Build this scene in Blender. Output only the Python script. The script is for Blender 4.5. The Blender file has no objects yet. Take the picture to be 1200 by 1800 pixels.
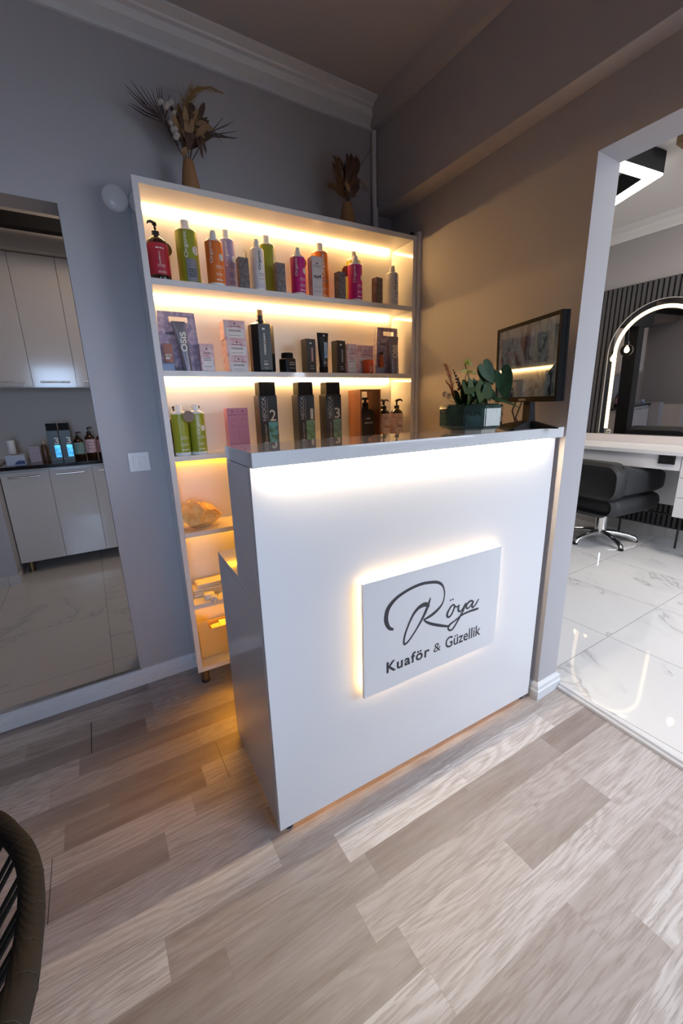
import bpy, bmesh, math, random
from mathutils import Vector, Matrix
random.seed(7)
PI = math.pi
SC = bpy.context.scene
COL = SC.collection

# ------------------------------------------------------------------ camera
PITCH, ROLL, YAW, FPX = -0.2609, -0.0274, -0.5442, 712.27
fw = Vector((math.sin(-YAW) * math.cos(PITCH), math.cos(-YAW) * math.cos(PITCH), math.sin(PITCH)))
r0 = Vector((math.cos(-YAW), -math.sin(-YAW), 0))
u0 = r0.cross(fw)
rr = r0 * math.cos(ROLL) + u0 * math.sin(ROLL)
uu = -r0 * math.sin(ROLL) + u0 * math.cos(ROLL)
cd = bpy.data.cameras.new('camera')
cam = bpy.data.objects.new('camera', cd)
COL.objects.link(cam)
cam.matrix_world = Matrix(((rr.x, uu.x, -fw.x, 0), (rr.y, uu.y, -fw.y, 0), (rr.z, uu.z, -fw.z, 1.3), (0, 0, 0, 1)))
cd.sensor_fit = 'HORIZONTAL'
cd.sensor_width = 36
cd.lens = 36 * FPX / 1200
cd.clip_start = 0.02
SC.camera = cam

# ------------------------------------------------------------------ view, world, lights
SC.view_settings.view_transform = 'Standard'
SC.view_settings.look = 'None'
SC.view_settings.gamma = 1
SC.view_settings.exposure = 0.0
SC.view_settings.use_curve_mapping = False
SC.cycles.use_denoising = True
SC.cycles.max_bounces = 10
SC.cycles.diffuse_bounces = 5
SC.cycles.glossy_bounces = 5
SC.cycles.sample_clamp_indirect = 6
w = bpy.data.worlds.new('world')
SC.world = w
w.use_nodes = True
w.node_tree.nodes['Background'].inputs[0].default_value = (0.55, 0.7, 1, 1)
w.node_tree.nodes['Background'].inputs[1].default_value = 0.25

def area(name, loc, aim, sx, sy, power, color, spread=PI):
    l = bpy.data.lights.new(name, 'AREA')
    l.shape = 'RECTANGLE'; l.size = sx; l.size_y = sy
    l.energy = power; l.color = color; l.spread = spread
    o = bpy.data.objects.new(name, l)
    o.location = loc
    o.rotation_euler = (Vector(aim) - Vector(loc)).to_track_quat('-Z', 'Y').to_euler()
    COL.objects.link(o)
    return o

DAY = (0.62, 0.77, 1.0)
WARM = (1.0, 0.60, 0.24)
LEDW = (1.0, 0.57, 0.20)
area('shopfront_daylight', (1.60, -1.20, 1.72), (1.35, 0.3, 0.0), 1.5, 1.2, 8.6, DAY, 1.75)      # hall glazing, skylight falling inwards and down
area('entrance_daylight', (-0.35, -1.22, 1.25), (-0.25, 1.9, 0.98), 0.6, 1.6, 3.6, (0.50, 0.69, 1.0), 0.85)         # glazed entrance door
area('salon_daylight', (3.2, -1.92, 1.6), (3.1, 2, 0.3), 1.9, 1.6, 46, (0.84, 0.90, 1.0), 2.2)      # salon glazing
area('salon_far_fill', (3.3, 3.9, 2.66), (3.3, 3.9, 0), 0.5, 0.5, 12, (1, 0.84, 0.66))         # added warm fill for the far salon, no fixture there
area('salon_desk_fill', (3.15, 0.6, 2.70), (3.9, 1.0, 0.8), 0.4, 0.9, 46, (1, 0.90, 0.80))         # overhead fill added to brighten the dressing desk
area('kitchen_fill', (0.4, 3.0, 2.86), (0.2, 3.3, 0.5), 0.5, 0.5, 7, (1, 0.80, 0.64))      # unseen light added to lift the dim kitchen
LED_SHELF, LED_LOW, LED_TOP, LED_SIGN = 54.0, 60.0, 300.0, 8.0

# ------------------------------------------------------------------ materials
MATS = {}
def mat(name, color, rough=0.5, metal=0.0, emis=None, estr=0.0, coat=0.0, trans=0.0, ior=1.5, spec=0.5, alpha=1.0, bump=None):
    if name in MATS: return MATS[name]
    m = bpy.data.materials.new(name); m.use_nodes = True
    b = m.node_tree.nodes['Principled BSDF']
    c = tuple(color) + (1,)
    b.inputs['Base Color'].default_value = c
    b.inputs['Roughness'].default_value = rough
    b.inputs['Metallic'].default_value = metal
    b.inputs['IOR'].default_value = ior
    b.inputs['Specular IOR Level'].default_value = spec
    b.inputs['Coat Weight'].default_value = coat
    b.inputs['Coat Roughness'].default_value = 0.05
    b.inputs['Transmission Weight'].default_value = trans
    b.inputs['Alpha'].default_value = alpha
    if emis:
        b.inputs['Emission Color'].default_value = tuple(emis) + (1,)
        b.inputs['Emission Strength'].default_value = estr
    if bump:
        nt = m.node_tree
        tc = nt.nodes.new('ShaderNodeTexCoord'); n = nt.nodes.new('ShaderNodeTexNoise')
        n.inputs['Scale'].default_value = bump[0]; n.inputs['Detail'].default_value = 4
        bp = nt.nodes.new('ShaderNodeBump'); bp.inputs['Strength'].default_value = bump[1]; bp.inputs['Distance'].default_value = 0.004
        nt.links.new(tc.outputs['Object'], n.inputs['Vector'])
        nt.links.new(n.outputs['Fac'], bp.inputs['Height'])
        nt.links.new(bp.outputs['Normal'], b.inputs['Normal'])
    MATS[name] = m
    return m

class NT:
    """small node-graph helper"""
    def __init__(s, m):
        s.t = m.node_tree; s.b = s.t.nodes['Principled BSDF']
    def n(s, typ, **kw):
        nd = s.t.nodes.new(typ)
        for k, v in kw.items(): setattr(nd, k, v)
        return nd
    def l(s, a, b): s.t.links.new(a, b)
    def m(s, op, a, b=None, c=None):
        nd = s.t.nodes.new('ShaderNodeMath'); nd.operation = op
        for i, x in enumerate((a, b, c)):
            if x is None: continue
            if isinstance(x, (int, float)): nd.inputs[i].default_value = x
            else: s.l(x, nd.inputs[i])
        return nd.outputs[0]
    def xyz(s, a, b, c):
        nd = s.t.nodes.new('ShaderNodeCombineXYZ')
        for i, x in enumerate((a, b, c)):
            if isinstance(x, (int, float)): nd.inputs[i].default_value = x
            else: s.l(x, nd.inputs[i])
        return nd.outputs[0]
    def noise(s, v, scale, detail=4, rough=0.5, dist=0.0):
        nd = s.t.nodes.new('ShaderNodeTexNoise')
        nd.inputs['Scale'].default_value = scale; nd.inputs['Detail'].default_value = detail
        nd.inputs['Roughness'].default_value = rough; nd.inputs['Distortion'].default_value = dist
        s.l(v, nd.inputs['Vector']); return nd.outputs['Fac']
    def ramp(s, f, stops):
        nd = s.t.nodes.new('ShaderNodeValToRGB'); e = nd.color_ramp.elements
        e[0].position = stops[0][0]; e[0].color = tuple(stops[0][1]) + (1,)
        e[1].position = stops[-1][0]; e[1].color = tuple(stops[-1][1]) + (1,)
        for p, c in stops[1:-1]:
            q = e.new(p); q.color = tuple(c) + (1,)
        s.l(f, nd.inputs[0]); return nd.outputs[0]
    def mix(s, f, a, b, mode='MIX'):
        nd = s.t.nodes.new('ShaderNodeMix'); nd.data_type = 'RGBA'; nd.blend_type = mode
        for i, x in ((0, f), (6, a), (7, b)):
            if isinstance(x, (int, float)): nd.inputs[i].default_value = x
            elif isinstance(x, tuple): nd.inputs[i].default_value = x + (1,)
            else: s.l(x, nd.inputs[i])
        return nd.outputs[2]

def plank_floor():
    m = mat('plank_floor', (0.5, 0.43, 0.38), 0.38)
    g = NT(m)
    geo = g.n('ShaderNodeNewGeometry'); sp = g.n('ShaderNodeSeparateXYZ'); g.l(geo.outputs['Position'], sp.inputs[0])
    x0, y0 = sp.outputs[0], sp.outputs[1]
    y = g.m('ADD', y0, g.m('MULTIPLY', x0, 0.024))
    row = g.m('FLOOR', g.m('DIVIDE', g.m('ADD', y, 10.027 - 0.5755), 0.0955))
    wn = g.n('ShaderNodeTexWhiteNoise', noise_dimensions='1D'); g.l(row, wn.inputs['W'])
    xs = g.m('ADD', g.m('ADD', x0, 20), g.m('MULTIPLY', wn.outputs['Value'], 3.0))
    wl = g.n('ShaderNodeTexWhiteNoise', noise_dimensions='1D'); g.l(g.m('ADD', row, 77.3), wl.inputs['W'])
    ln = g.m('ADD', 0.40, g.m('MULTIPLY', wl.outputs['Value'], 0.26))
    seg = g.m('FLOOR', g.m('DIVIDE', xs, ln))
    w2 = g.n('ShaderNodeTexWhiteNoise', noise_dimensions='2D'); g.l(g.xyz(row, seg, 0.0), w2.inputs['Vector'])
    rnd = w2.outputs['Value']
    # cathedral grain
    off = g.m('MULTIPLY', rnd, 37.0)
    n1 = g.noise(g.xyz(g.m('ADD', g.m('MULTIPLY', x0, 1.1), off), g.m('MULTIPLY', y, 8.0), off), 1.0, 2, 0.4, 0.35)
    rings = g.m('ABSOLUTE', g.m('SINE', g.m('MULTIPLY', n1, 60.0)))
    fib = g.noise(g.xyz(g.m('MULTIPLY', x0, 9), g.m('MULTIPLY', y, 190), off), 1.0, 3, 0.6)
    broad = g.noise(g.xyz(g.m('ADD', g.m('MULTIPLY', x0, 2.2), off), g.m('MULTIPLY', y, 22.0), off), 1.0, 4, 0.6)
    base = g.ramp(rnd, [(0.0, (0.25, 0.214, 0.205)), (0.25, (0.36, 0.322, 0.312)), (0.5, (0.49, 0.457, 0.452)), (0.75, (0.56, 0.535, 0.54)), (1.0, (0.64, 0.625, 0.635))])
    c1 = g.mix(g.m('MULTIPLY', g.m('POWER', rings, 2.5), 0.34), base, (0.24, 0.185, 0.155))
    c2 = g.mix(g.m('MULTIPLY', g.m('GREATER_THAN', fib, 0.54), 0.38), c1, (0.22, 0.17, 0.145))
    fac = g.n('ShaderNodeMapRange'); g.l(broad, fac.inputs[0]); fac.inputs[1].default_value = 0.35; fac.inputs[2].default_value = 0.75
    c3 = g.mix(g.m('MULTIPLY', fac.outputs[0], 0.30), c2, (0.66, 0.635, 0.63))
    # hairline joints between strips
    fy = g.m('FRACT', g.m('DIVIDE', g.m('ADD', y, 10.027 - 0.5755), 0.0955))
    fx = g.m('FRACT', g.m('DIVIDE', xs, ln))
    jy = g.m('LESS_THAN', g.m('MINIMUM', fy, g.m('SUBTRACT', 1, fy)), 0.008)
    jx = g.m('LESS_THAN', g.m('MINIMUM', fx, g.m('SUBTRACT', 1, fx)), 0.0015)
    c4 = g.mix(g.m('MULTIPLY', g.m('MAXIMUM', jy, jx), 0.22), c3, (0.16, 0.13, 0.11))
    g.l(c4, g.b.inputs['Base Color'])
    g.l(g.m('ADD', 0.33, g.m('MULTIPLY', fib, 0.2)), g.b.inputs['Roughness'])
    bp = g.n('ShaderNodeBump'); bp.inputs['Strength'].default_value = 0.12; bp.inputs['Distance'].default_value = 0.002
    g.l(fib, bp.inputs['Height']); g.l(bp.outputs['Normal'], g.b.inputs['Normal'])
    return m

def marble(name, base, x0, y0, pitch, rough=0.06, warm=False):
    m = mat(name, base, rough)
    g = NT(m)
    geo = g.n('ShaderNodeNewGeometry'); sp = g.n('ShaderNodeSeparateXYZ'); g.l(geo.outputs['Position'], sp.inputs[0])
    x, y = sp.outputs[0], sp.outputs[1]
    tx = g.m('DIVIDE', g.m('SUBTRACT', x, x0 - 20 * pitch), pitch); ty = g.m('DIVIDE', g.m('SUBTRACT', y, y0 - 20 * pitch), pitch)
    wn = g.n('ShaderNodeTexWhiteNoise', noise_dimensions='2D'); g.l(g.xyz(g.m('FLOOR', tx), g.m('FLOOR', ty), 0.0), wn.inputs['Vector'])
    off = g.m('MULTIPLY', wn.outputs['Value'], 30)
    v = g.xyz(g.m('ADD', x, off), g.m('ADD', g.m('MULTIPLY', y, 1.0), g.m('MULTIPLY', x, -0.6)), off)
    n1 = g.noise(v, 1.7, 6, 0.62, 0.9)
    vein = g.m('ABSOLUTE', g.m('SUBTRACT', n1, 0.5))
    n2 = g.noise(v, 2.2, 2, 0.5)
    msk = g.m('GREATER_THAN', n2, 0.50)
    thin = g.m('MULTIPLY', g.m('SUBTRACT', 1.0, g.m('MINIMUM', g.m('DIVIDE', vein, 0.014), 1.0)), msk)
    soft = g.m('MULTIPLY', g.m('SUBTRACT', 1.0, g.m('MINIMUM', g.m('DIVIDE', vein, 0.09), 1.0)), 0.22)
    c = g.mix(g.m('MULTIPLY', thin, 0.6), base, (0.36, 0.36, 0.37))
    c = g.mix(g.m('MULTIPLY', soft, msk), c, (0.45, 0.45, 0.46))
    fx = g.m('FRACT', tx); fy = g.m('FRACT', ty)
    j = g.m('MAXIMUM', g.m('LESS_THAN', g.m('MINIMUM', fx, g.m('SUBTRACT', 1, fx)), 0.0035), g.m('LESS_THAN', g.m('MINIMUM', fy, g.m('SUBTRACT', 1, fy)), 0.0035))
    c = g.mix(g.m('MULTIPLY', j, 0.75), c, (0.28, 0.28, 0.29))
    g.l(c, g.b.inputs['Base Color'])
    bp = g.n('ShaderNodeBump'); bp.inputs['Strength'].default_value = 0.015; bp.inputs['Distance'].default_value = 0.02
    g.l(g.noise(g.xyz(x, y, 0.0), 5.0, 1, 0.4), bp.inputs['Height']); g.l(bp.outputs['Normal'], g.b.inputs['Normal'])
    return m

def wood_mat(name, c1, c2, rough=0.4, axis='Z'):
    m = mat(name, c1, rough); g = NT(m)
    tc = g.n('ShaderNodeTexCoord'); mp = g.n('ShaderNodeMapping')
    mp.inputs['Scale'].default_value = (30, 30, 3) if axis == 'Z' else (3, 30, 30)
    g.l(tc.outputs['Object'], mp.inputs[0])
    f = g.noise(mp.outputs[0], 1.0, 5, 0.6, 0.8)
    g.l(g.ramp(f, [(0.3, c1), (0.7, c2)]), g.b.inputs['Base Color'])
    return m

def noise_mat(name, c1, c2, scale, rough=0.5, lo=0.4, hi=0.6, detail=3, **kw):
    m = mat(name, c1, rough, **kw); g = NT(m)
    tc = g.n('ShaderNodeTexCoord')
    f = g.noise(tc.outputs['Object'], scale, detail)
    g.l(g.ramp(f, [(lo, c1), (hi, c2)]), g.b.inputs['Base Color'])
    return m

M_WALL = mat('wall_paint', (0.46, 0.45, 0.475), 0.6, bump=(60, 0.06))
M_CEIL = mat('ceiling_paint', (0.44, 0.43, 0.46), 0.7, bump=(50, 0.05))
M_TRIM = mat('white_trim', (0.74, 0.76, 0.80), 0.35)
M_LAM = mat('white_gloss_laminate', (0.83, 0.83, 0.84), 0.07, coat=0.6)
M_TOP = mat('worktop_gloss', (0.80, 0.82, 0.85), 0.04, coat=1.0)
M_LAMF = mat('white_satin_laminate', (0.84, 0.85, 0.88), 0.28)
M_EDGE = mat('panel_edge_white', (0.78, 0.77, 0.78), 0.3)
M_GAP = mat('dark_joint', (0.03, 0.03, 0.03), 0.8)
M_LED = mat('warm_led', (1, 1, 1), 0.5, emis=LEDW, estr=LED_SHELF)
M_LEDL = mat('warm_led_low', (1, 1, 1), 0.5, emis=(1.0, 0.39, 0.005), estr=LED_LOW)
M_LEDT = mat('warm_led_counter', (1, 1, 1), 0.5, emis=(1, 0.80, 0.56), estr=LED_TOP)
M_LEDS = mat('warm_led_sign', (1, 1, 1), 0.5, emis=(1, 0.62, 0.26), estr=LED_SIGN)
M_BLACK = mat('black_plastic', (0.012, 0.012, 0.014), 0.3)
M_BLACKM = mat('black_matte', (0.013, 0.013, 0.014), 0.7, spec=0.2)
M_BEZEL = mat('monitor_black', (0.004, 0.004, 0.005), 0.6, spec=0.08)
M_BRONZE = mat('brushed_bronze', (0.30, 0.22, 0.12), 0.35, 0.9)
M_CHROME = mat('chrome', (0.85, 0.85, 0.86), 0.08, 1.0)
M_STEEL = mat('brushed_steel', (0.7, 0.66, 0.58), 0.25, 1.0)
M_INK = mat('ink_dark', (0.03, 0.032, 0.045), 0.4)
M_WHITEP = mat('white_plastic', (0.85, 0.85, 0.86), 0.25)
M_WHITEI = mat('white_ink', (0.85, 0.86, 0.84), 0.5)
M_FLOOR = plank_floor()
M_MARB = marble('salon_marble_tile', (0.80, 0.80, 0.80), 2.262, 0.935, 0.585, 0.03)
M_MARBK = marble('kitchen_marble_tile', (0.60, 0.575, 0.56), -0.076, 2.13, 0.585, 0.12)  # same marble as the salon, the kitchen's dimmer light put into its base colour

# ------------------------------------------------------------------ mesh builder
class G:
    def __init__(s): s.bm = bmesh.new()
    def box(s, x0, x1, y0, y1, z0, z1, bev=0.0, seg=2):
        n0 = set(s.bm.verts)
        vs = [s.bm.verts.new((x, y, z)) for x in (x0, x1) for y in (y0, y1) for z in (z0, z1)]
        fs = [(0, 1, 3, 2), (4, 6, 7, 5), (0, 4, 5, 1), (2, 3, 7, 6), (0, 2, 6, 4), (1, 5, 7, 3)]
        faces = [s.bm.faces.new([vs[i] for i in f]) for f in fs]
        if bev > 0:
            es = set(e for f in faces for e in f.edges)
            bmesh.ops.bevel(s.bm, geom=list(es), offset=bev, segments=seg, affect='EDGES', profile=0.5)
        return s
    def loft(s, rings, cap=True, closed=True):
        R = [[s.bm.verts.new(p) for p in ring] for ring in rings]
        n = len(R[0])
        for a, b in zip(R, R[1:]):
            for i in range(n if closed else n - 1):
                j = (i + 1) % n
                s.bm.faces.new((a[i], a[j], b[j], b[i]))
        if cap and closed:
            s.bm.faces.new(list(reversed(R[0]))); s.bm.faces.new(R[-1])
        return s
    def lathe(s, prof, cx=0, cy=0, seg=28, a0=None, a1=None, flat=None):
        rings = []
        full = a0 is None
        for r, z in prof:
            ring = []
            m = seg if full else seg + 1
            for i in range(m):
                a = 2 * PI * i / seg if full else a0 + (a1 - a0) * i / seg
                q = r
                if flat: q = r / max(abs(math.cos(((a) % (2 * PI / flat)) - PI / flat)), 0.3) * math.cos(PI / flat)
                ring.append((cx + q * math.cos(a), cy + q * math.sin(a), z))
            rings.append(ring)
        s.loft(rings, cap=full, closed=full)
        return s
    def tube(s, pts, r, seg=8, cap=True):
        pts = [Vector(p) for p in pts]
        rad = r if isinstance(r, (list, tuple)) else [r] * len(pts)
        rings = []; up = Vector((0, 0, 1)); prev = None
        for i, p in enumerate(pts):
            t = (pts[min(i + 1, len(pts) - 1)] - pts[max(i - 1, 0)]).normalized()
            if prev is None:
                a = t.cross(up) if abs(t.z) < 0.95 else t.cross(Vector((1, 0, 0)))
            else:
                a = prev - t * prev.dot(t)
            a.normalize(); b = t.cross(a); prev = a
            rings.append([p + (a * math.cos(2 * PI * k / seg) + b * math.sin(2 * PI * k / seg)) * rad[i] for k in range(seg)])
        s.loft(rings, cap=cap)
        return s
    def prism(s, poly, axis, d0, d1):
        def P(u, v, d):
            return {'y': (u, d, v), 'x': (d, u, v), 'z': (u, v, d)}[axis]
        s.loft([[P(u, v, d0) for u, v in poly], [P(u, v, d1) for u, v in poly]])
        return s
    def build(s, name, m, parent=None, smooth=False, fixn=True):
        if fixn: bmesh.ops.recalc_face_normals(s.bm, faces=list(s.bm.faces))
        me = bpy.data.meshes.new(name)
        s.bm.to_mesh(me); s.bm.free()
        if m: me.materials.append(m)
        if smooth:
            for p in me.polygons: p.use_smooth = True
            try: me.set_sharp_from_angle(angle=math.radians(38))
            except Exception: pass
        o = bpy.data.objects.new(name, me)
        COL.objects.link(o)
        if parent: o.parent = parent
        return o

def box(name, m, parent, *a, **k): return G().box(*a, **k).build(name, m, parent)
def thing(name, label, cat, loc=(0, 0, 0), rot=0.0, group=None):
    o = bpy.data.objects.new(name, None); COL.objects.link(o)
    o.empty_display_size = 0.05
    o.location = loc; o.rotation_euler = (0, 0, rot)
    o['label'] = label; o['category'] = cat
    if group: o['group'] = group
    return o
def tag(o, label, cat, group=None):
    o['label'] = label; o['category'] = cat
    if group: o['group'] = group
    return o
def struct(o):
    o['kind'] = 'structure'; return o
def dup(root, loc, label, group=None, rot=None):
    r = root.copy(); COL.objects.link(r); r.location = loc; r['label'] = label
    if rot is not None: r.rotation_euler = (0, 0, rot)
    if group: r['group'] = group
    for ch in list(root.children):
        c = ch.copy(); COL.objects.link(c); c.parent = r
        for g2 in list(ch.children):
            d = g2.copy(); COL.objects.link(d); d.parent = c
    return r

TXT = {}
def text_geo(s, bold, sp=1.0):
    key = (s, bold, sp)
    if key not in TXT:
        cu = bpy.data.curves.new('lettering', 'FONT'); cu.body = s; cu.size = 1; cu.resolution_u = 3; cu.space_character = sp
        if bold: cu.offset = 0.022 * bold
        ob = bpy.data.objects.new('lettering', cu); COL.objects.link(ob)
        dg = bpy.context.evaluated_depsgraph_get()
        me = bpy.data.meshes.new_from_object(ob.evaluated_get(dg))
        vs = [(v.co.x, v.co.y) for v in me.vertices]; fs = [tuple(p.vertices) for p in me.polygons]
        bpy.data.objects.remove(ob); bpy.data.curves.remove(cu); bpy.data.meshes.remove(me)
        TXT[key] = (vs, fs)
    return TXT[key]
def text(name, s, m, parent, x0, x1, z0, z1, y, vertical=False, bold=0, R=None, side=None, thick=0.0, slant=0.0, sp=1.0):
    """lettering fitted to a box on the plane facing -y (or wrapped on a cylinder of radius R about x=side)"""
    vs, fs = text_geo(s, bold, sp)
    us = [v[0] for v in vs]; ws = [v[1] for v in vs]
    a, b, c, d = min(us), max(us), min(ws), max(ws)
    out = []
    for u, v in vs:
        fu, fv = (u - a) / (b - a), (v - c) / (d - c)
        if vertical: X = x1 - fv * (x1 - x0); Z = z0 + fu * (z1 - z0)
        else: X = x0 + fu * (x1 - x0) + slant * fv; Z = z0 + fv * (z1 - z0)
        if R:
            cx = side; t = (X - cx) / R
            out.append((cx + R * math.sin(t), y - R * math.cos(t), Z))
        else: out.append((X, y, Z))
    me = bpy.data.meshes.new(name)
    me.from_pydata(out, [], fs); me.materials.append(m)
    o = bpy.data.objects.new(name, me); COL.objects.link(o)
    if parent: o.parent = parent
    if thick:
        md = o.modifiers.new('solid', 'SOLIDIFY'); md.thickness = thick; md.offset = 0
    return o

# ================================================================== ROOM SHELL
YW = 1.985          # bookcase wall
XB = 1.454          # face of the beam over the right wall
FL = lambda y: 1.667 + (y - 0.86) * 0.083   # threshold line between planks and marble

struct(G().prism([(-3.0, -2.02), (FL(-2.02), -2.02), (FL(0.86), 0.86), (1.60, 0.9), (1.60, 2.1), (-3.0, 2.1)], 'z', -0.05, 0.0).build('floor', M_FLOOR))
struct(G().prism([(FL(-2.02) + .012, -2.02), (4.6, -2.02), (4.6, 5.3), (1.66, 5.3), (1.66, 1.0), (FL(0.86) + .012, 0.86)], 'z', -0.05, 0.022).build('floor_salon', M_MARB))
tz = G()
tz.loft([[(FL(y) + dx, y, z) for dx, z in ((-0.006, 0.0), (-0.006, 0.012), (0.004, 0.016), (0.006, 0.024), (0.016, 0.027), (0.024, 0.0225), (0.024, -0.02))] for y in (-2.02, 0.86)])
struct(tz.build('trim_1', M_TRIM))
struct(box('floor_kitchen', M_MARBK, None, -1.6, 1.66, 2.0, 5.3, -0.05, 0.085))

# bookcase wall with the kitchen doorway (opening x -1.05..0.033, z 0.085..2.03)
DX0, DX1, DZ = -1.02, 0.033, 2.03
g = G(); g.box(DX1, 1.62, YW, 2.105, 0, 2.69); g.box(-3.0, DX0, YW, 2.105, 0, 2.69); g.box(DX0, DX1, YW, 2.105, DZ, 2.69); g.box(DX0, DX1, YW, 2.03, 0, 0.07)
struct(g.build('wall_back', M_WALL))
# right wall: pillar end at y=.88, header over the salon opening, beam above
g = G()
g.prism([(1.53, 0.88), (1.669, 0.88), (1.70, 1.99), (1.566, 1.99)], 'z', 0, 2.72)
g.prism([(1.50, -2.02), (1.65, -2.02), (1.669, 0.88), (1.53, 0.88)], 'z', 2.06, 2.72)
struct(g.build('wall_right', M_WALL))
struct(box('wall_beam', M_WALL, None, XB, 1.60, -2.02, YW, 2.25, 2.72))
# front wall behind the viewer with its windows, left wall
g = G()
g.box(-3.0, -0.70, -1.4, -1.3, 0, 2.72); g.box(0.0, 0.7, -1.4, -1.3, 0, 2.72); g.box(-0.70, 0.0, -1.4, -1.3, 0, 0.40); g.box(-0.70, 0.0, -1.4, -1.3, 2.25, 2.72)
g.box(0.7, 1.5, -1.4, -1.3, 0, 0.9); g.box(0.7, 1.5, -1.4, -1.3, 2.45, 2.72)
g.box(1.5, 4.6, -2.1, -2.0, 2.45, 2.72); g.box(1.5, 4.6, -2.1, -2.0, 0, 0.75)
struct(g.build('wall_front', M_WALL))
M_PANE = mat('window_glass', (1, 1, 1), 0.0, trans=1.0, ior=1.02)
struct(box('window_1', M_PANE, None, -0.70, 0.0, -1.36, -1.354, 0.40, 2.25))
struct(box('window_2', M_PANE, None, 0.7, 1.5, -1.36, -1.354, 0.9, 2.45))
struct(box('window_3', M_PANE, None, 1.5, 4.6, -2.06, -2.054, 0.75, 2.45))
struct(box('wall_left', M_WALL, None, -3.1, -3.0, -2.1, 2.1, 0, 2.72))
struct(G().prism([(-3.0, -2.02), (1.60, -2.02), (1.60, 2.05), (-3.0, 2.05)], 'z', 2.68, 2.76).build('ceiling', M_CEIL))
# cornice along the bookcase wall, small cove along the beam
prof = [(0, 2.605), (0.012, 2.605), (0.014, 2.622), (0.030, 2.630), (0.048, 2.640), (0.056, 2.652), (0.060, 2.660), (0.078, 2.661), (0.082, 2.668), (0.100, 2.671), (0.118, 2.674), (0.120, 2.682), (0, 2.682)]
struct(G().loft([[(x, YW - d, z) for d, z in prof] for x in (-3.0, XB)]).build('trim_2', M_TRIM))
prof2 = [(0, 2.605), (0.028, 2.610), (0.040, 2.630), (0.055, 2.655), (0.070, 2.682), (0, 2.682)]
struct(G().loft([[(XB - d, y, z) for d, z in prof2] for y in (-2.0, YW)]).build('trim_3', M_CEIL))
# baseboards
def bb(name, pts, h=0.078, t=0.018):
    """profile swept along a plan polyline; the board grows to the left of travel"""
    pr = [(0, 0), (t, 0), (t, h * 0.52), (t * 0.72, h * 0.6), (t * 0.72, h * 0.82), (t * 0.35, h * 0.96), (0, h)]
    P = [Vector((a, b, 0)) for a, b in pts]; rings = []
    for i, p in enumerate(P):
        d1 = (P[i] - P[i - 1]).normalized() if i else (P[1] - P[0]).normalized()
        d2 = (P[i + 1] - P[i]).normalized() if i < len(P) - 1 else d1
        n1 = Vector((-d1.y, d1.x, 0)); n2 = Vector((-d2.y, d2.x, 0)); n = (n1 + n2)
        n = n / (n.dot(n1)) if n.length > 0.01 else n1
        rings.append([(p.x + n.x * d, p.y + n.y * d, z) for d, z in pr])
    return struct(G().loft(rings).build(name, M_TRIM))
bb('baseboard_back', [(1.56, YW), (-3.0, YW)][::-1][::-1][0:2] if False else [(1.56, YW), (-3.0, YW)], 0.078)
bb('baseboard_right', [(1.669, 0.905), (1.669, 0.88), (1.53, 0.88), (1.548, 1.45)], 0.075)
struct(box('trim_4', M_CHROME, None, -1.02, 0.04, 1.972, 1.992, 0.082, 0.088))

# plumbing pipe in the corner and boxed-in chase above the bookcase
pp = G(); pp.tube([(1.438, 1.965, 2.60), (1.438, 1.965, 2.27)], 0.012, 12); pp.tube([(1.442, 1.963, 2.27), (1.442, 1.963, 2.11)], 0.015, 12)
tag(pp.build('corner_pipe', M_TRIM, None, True), 'thin white pipe running down the wall corner behind the bookcase', 'pipe')

# ---- kitchen shell
struct(box('wall_kitchen_back', mat('kitchen_wall', (0.55, 0.50, 0.46), 0.5), None, -1.6, 1.70, 4.33, 4.45, 0.0, 2.9))
struct(box('wall_kitchen_left', M_WALL, None, -1.7, -1.55, 2.1, 4.45, 0.0, 2.9))
g = G(); g.box(-0.76, -0.602, 3.60, 4.33, 0.085, 0.93); struct(g.build('wall_kitchen_stub', M_WALL))
g = G(); g.box(-0.78, -0.585, 3.575, 3.66, 0.085, 0.152); struct(g.build('baseboard_kitchen', M_MARBK))
struct(box('ceiling_kitchen', M_CEIL, None, -1.7, 1.66, 2.0, 4.45, 2.9, 3.0))
struct(box('trim_5', M_BLACKM, None, -1.55, 1.3, 3.70, 3.78, 2.485, 2.565))
struct(box('trim_6', mat('kitchen_wall', (0.55, 0.50, 0.46)), None, -1.55, 1.3, 3.9, 4.33, 2.405, 2.72))

# ---- salon shell
XS = 4.38
M_SWALL = mat('salon_wall', (0.36, 0.34, 0.34), 0.6)
struct(box('wall_salon_right', M_SWALL, None, XS, XS + .12, -2.1, 5.3, 0, 2.9))
struct(box('wall_salon_back', M_SWALL, None, 1.66, 4.6, 5.2, 5.3, 0, 2.9))
struct(G().prism([(1.60, -2.02), (4.6, -2.02), (4.6, 5.3), (1.60, 5.3)], 'z', 2.74, 2.82).build('ceiling_salon', mat('salon_ceiling', (0.70, 0.66, 0.62), 0.7)))
prs = [(0, 2.64), (0.012, 2.64), (0.015, 2.66), (0.05, 2.685), (0.06, 2.70), (0.10, 2.715), (0.105, 2.742), (0, 2.742)]
struct(G().loft([[(XS - d, y, z) for d, z in prs] for y in (-2.0, 5.2)]).build('trim_7', mat('salon_trim', (0.72, 0.69, 0.66), 0.5)))
struct(box('baseboard_salon', marble('skirting_marble', (0.62, 0.60, 0.58), 0, 0.9, 0.585), None, XS - 0.014, XS, -2.0, 5.2, 0.022, 0.125))
struct(box('wall_left_salon', M_WALL, None, 1.60, 1.70, 1.99, 2.10, 0, 2.82))

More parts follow.
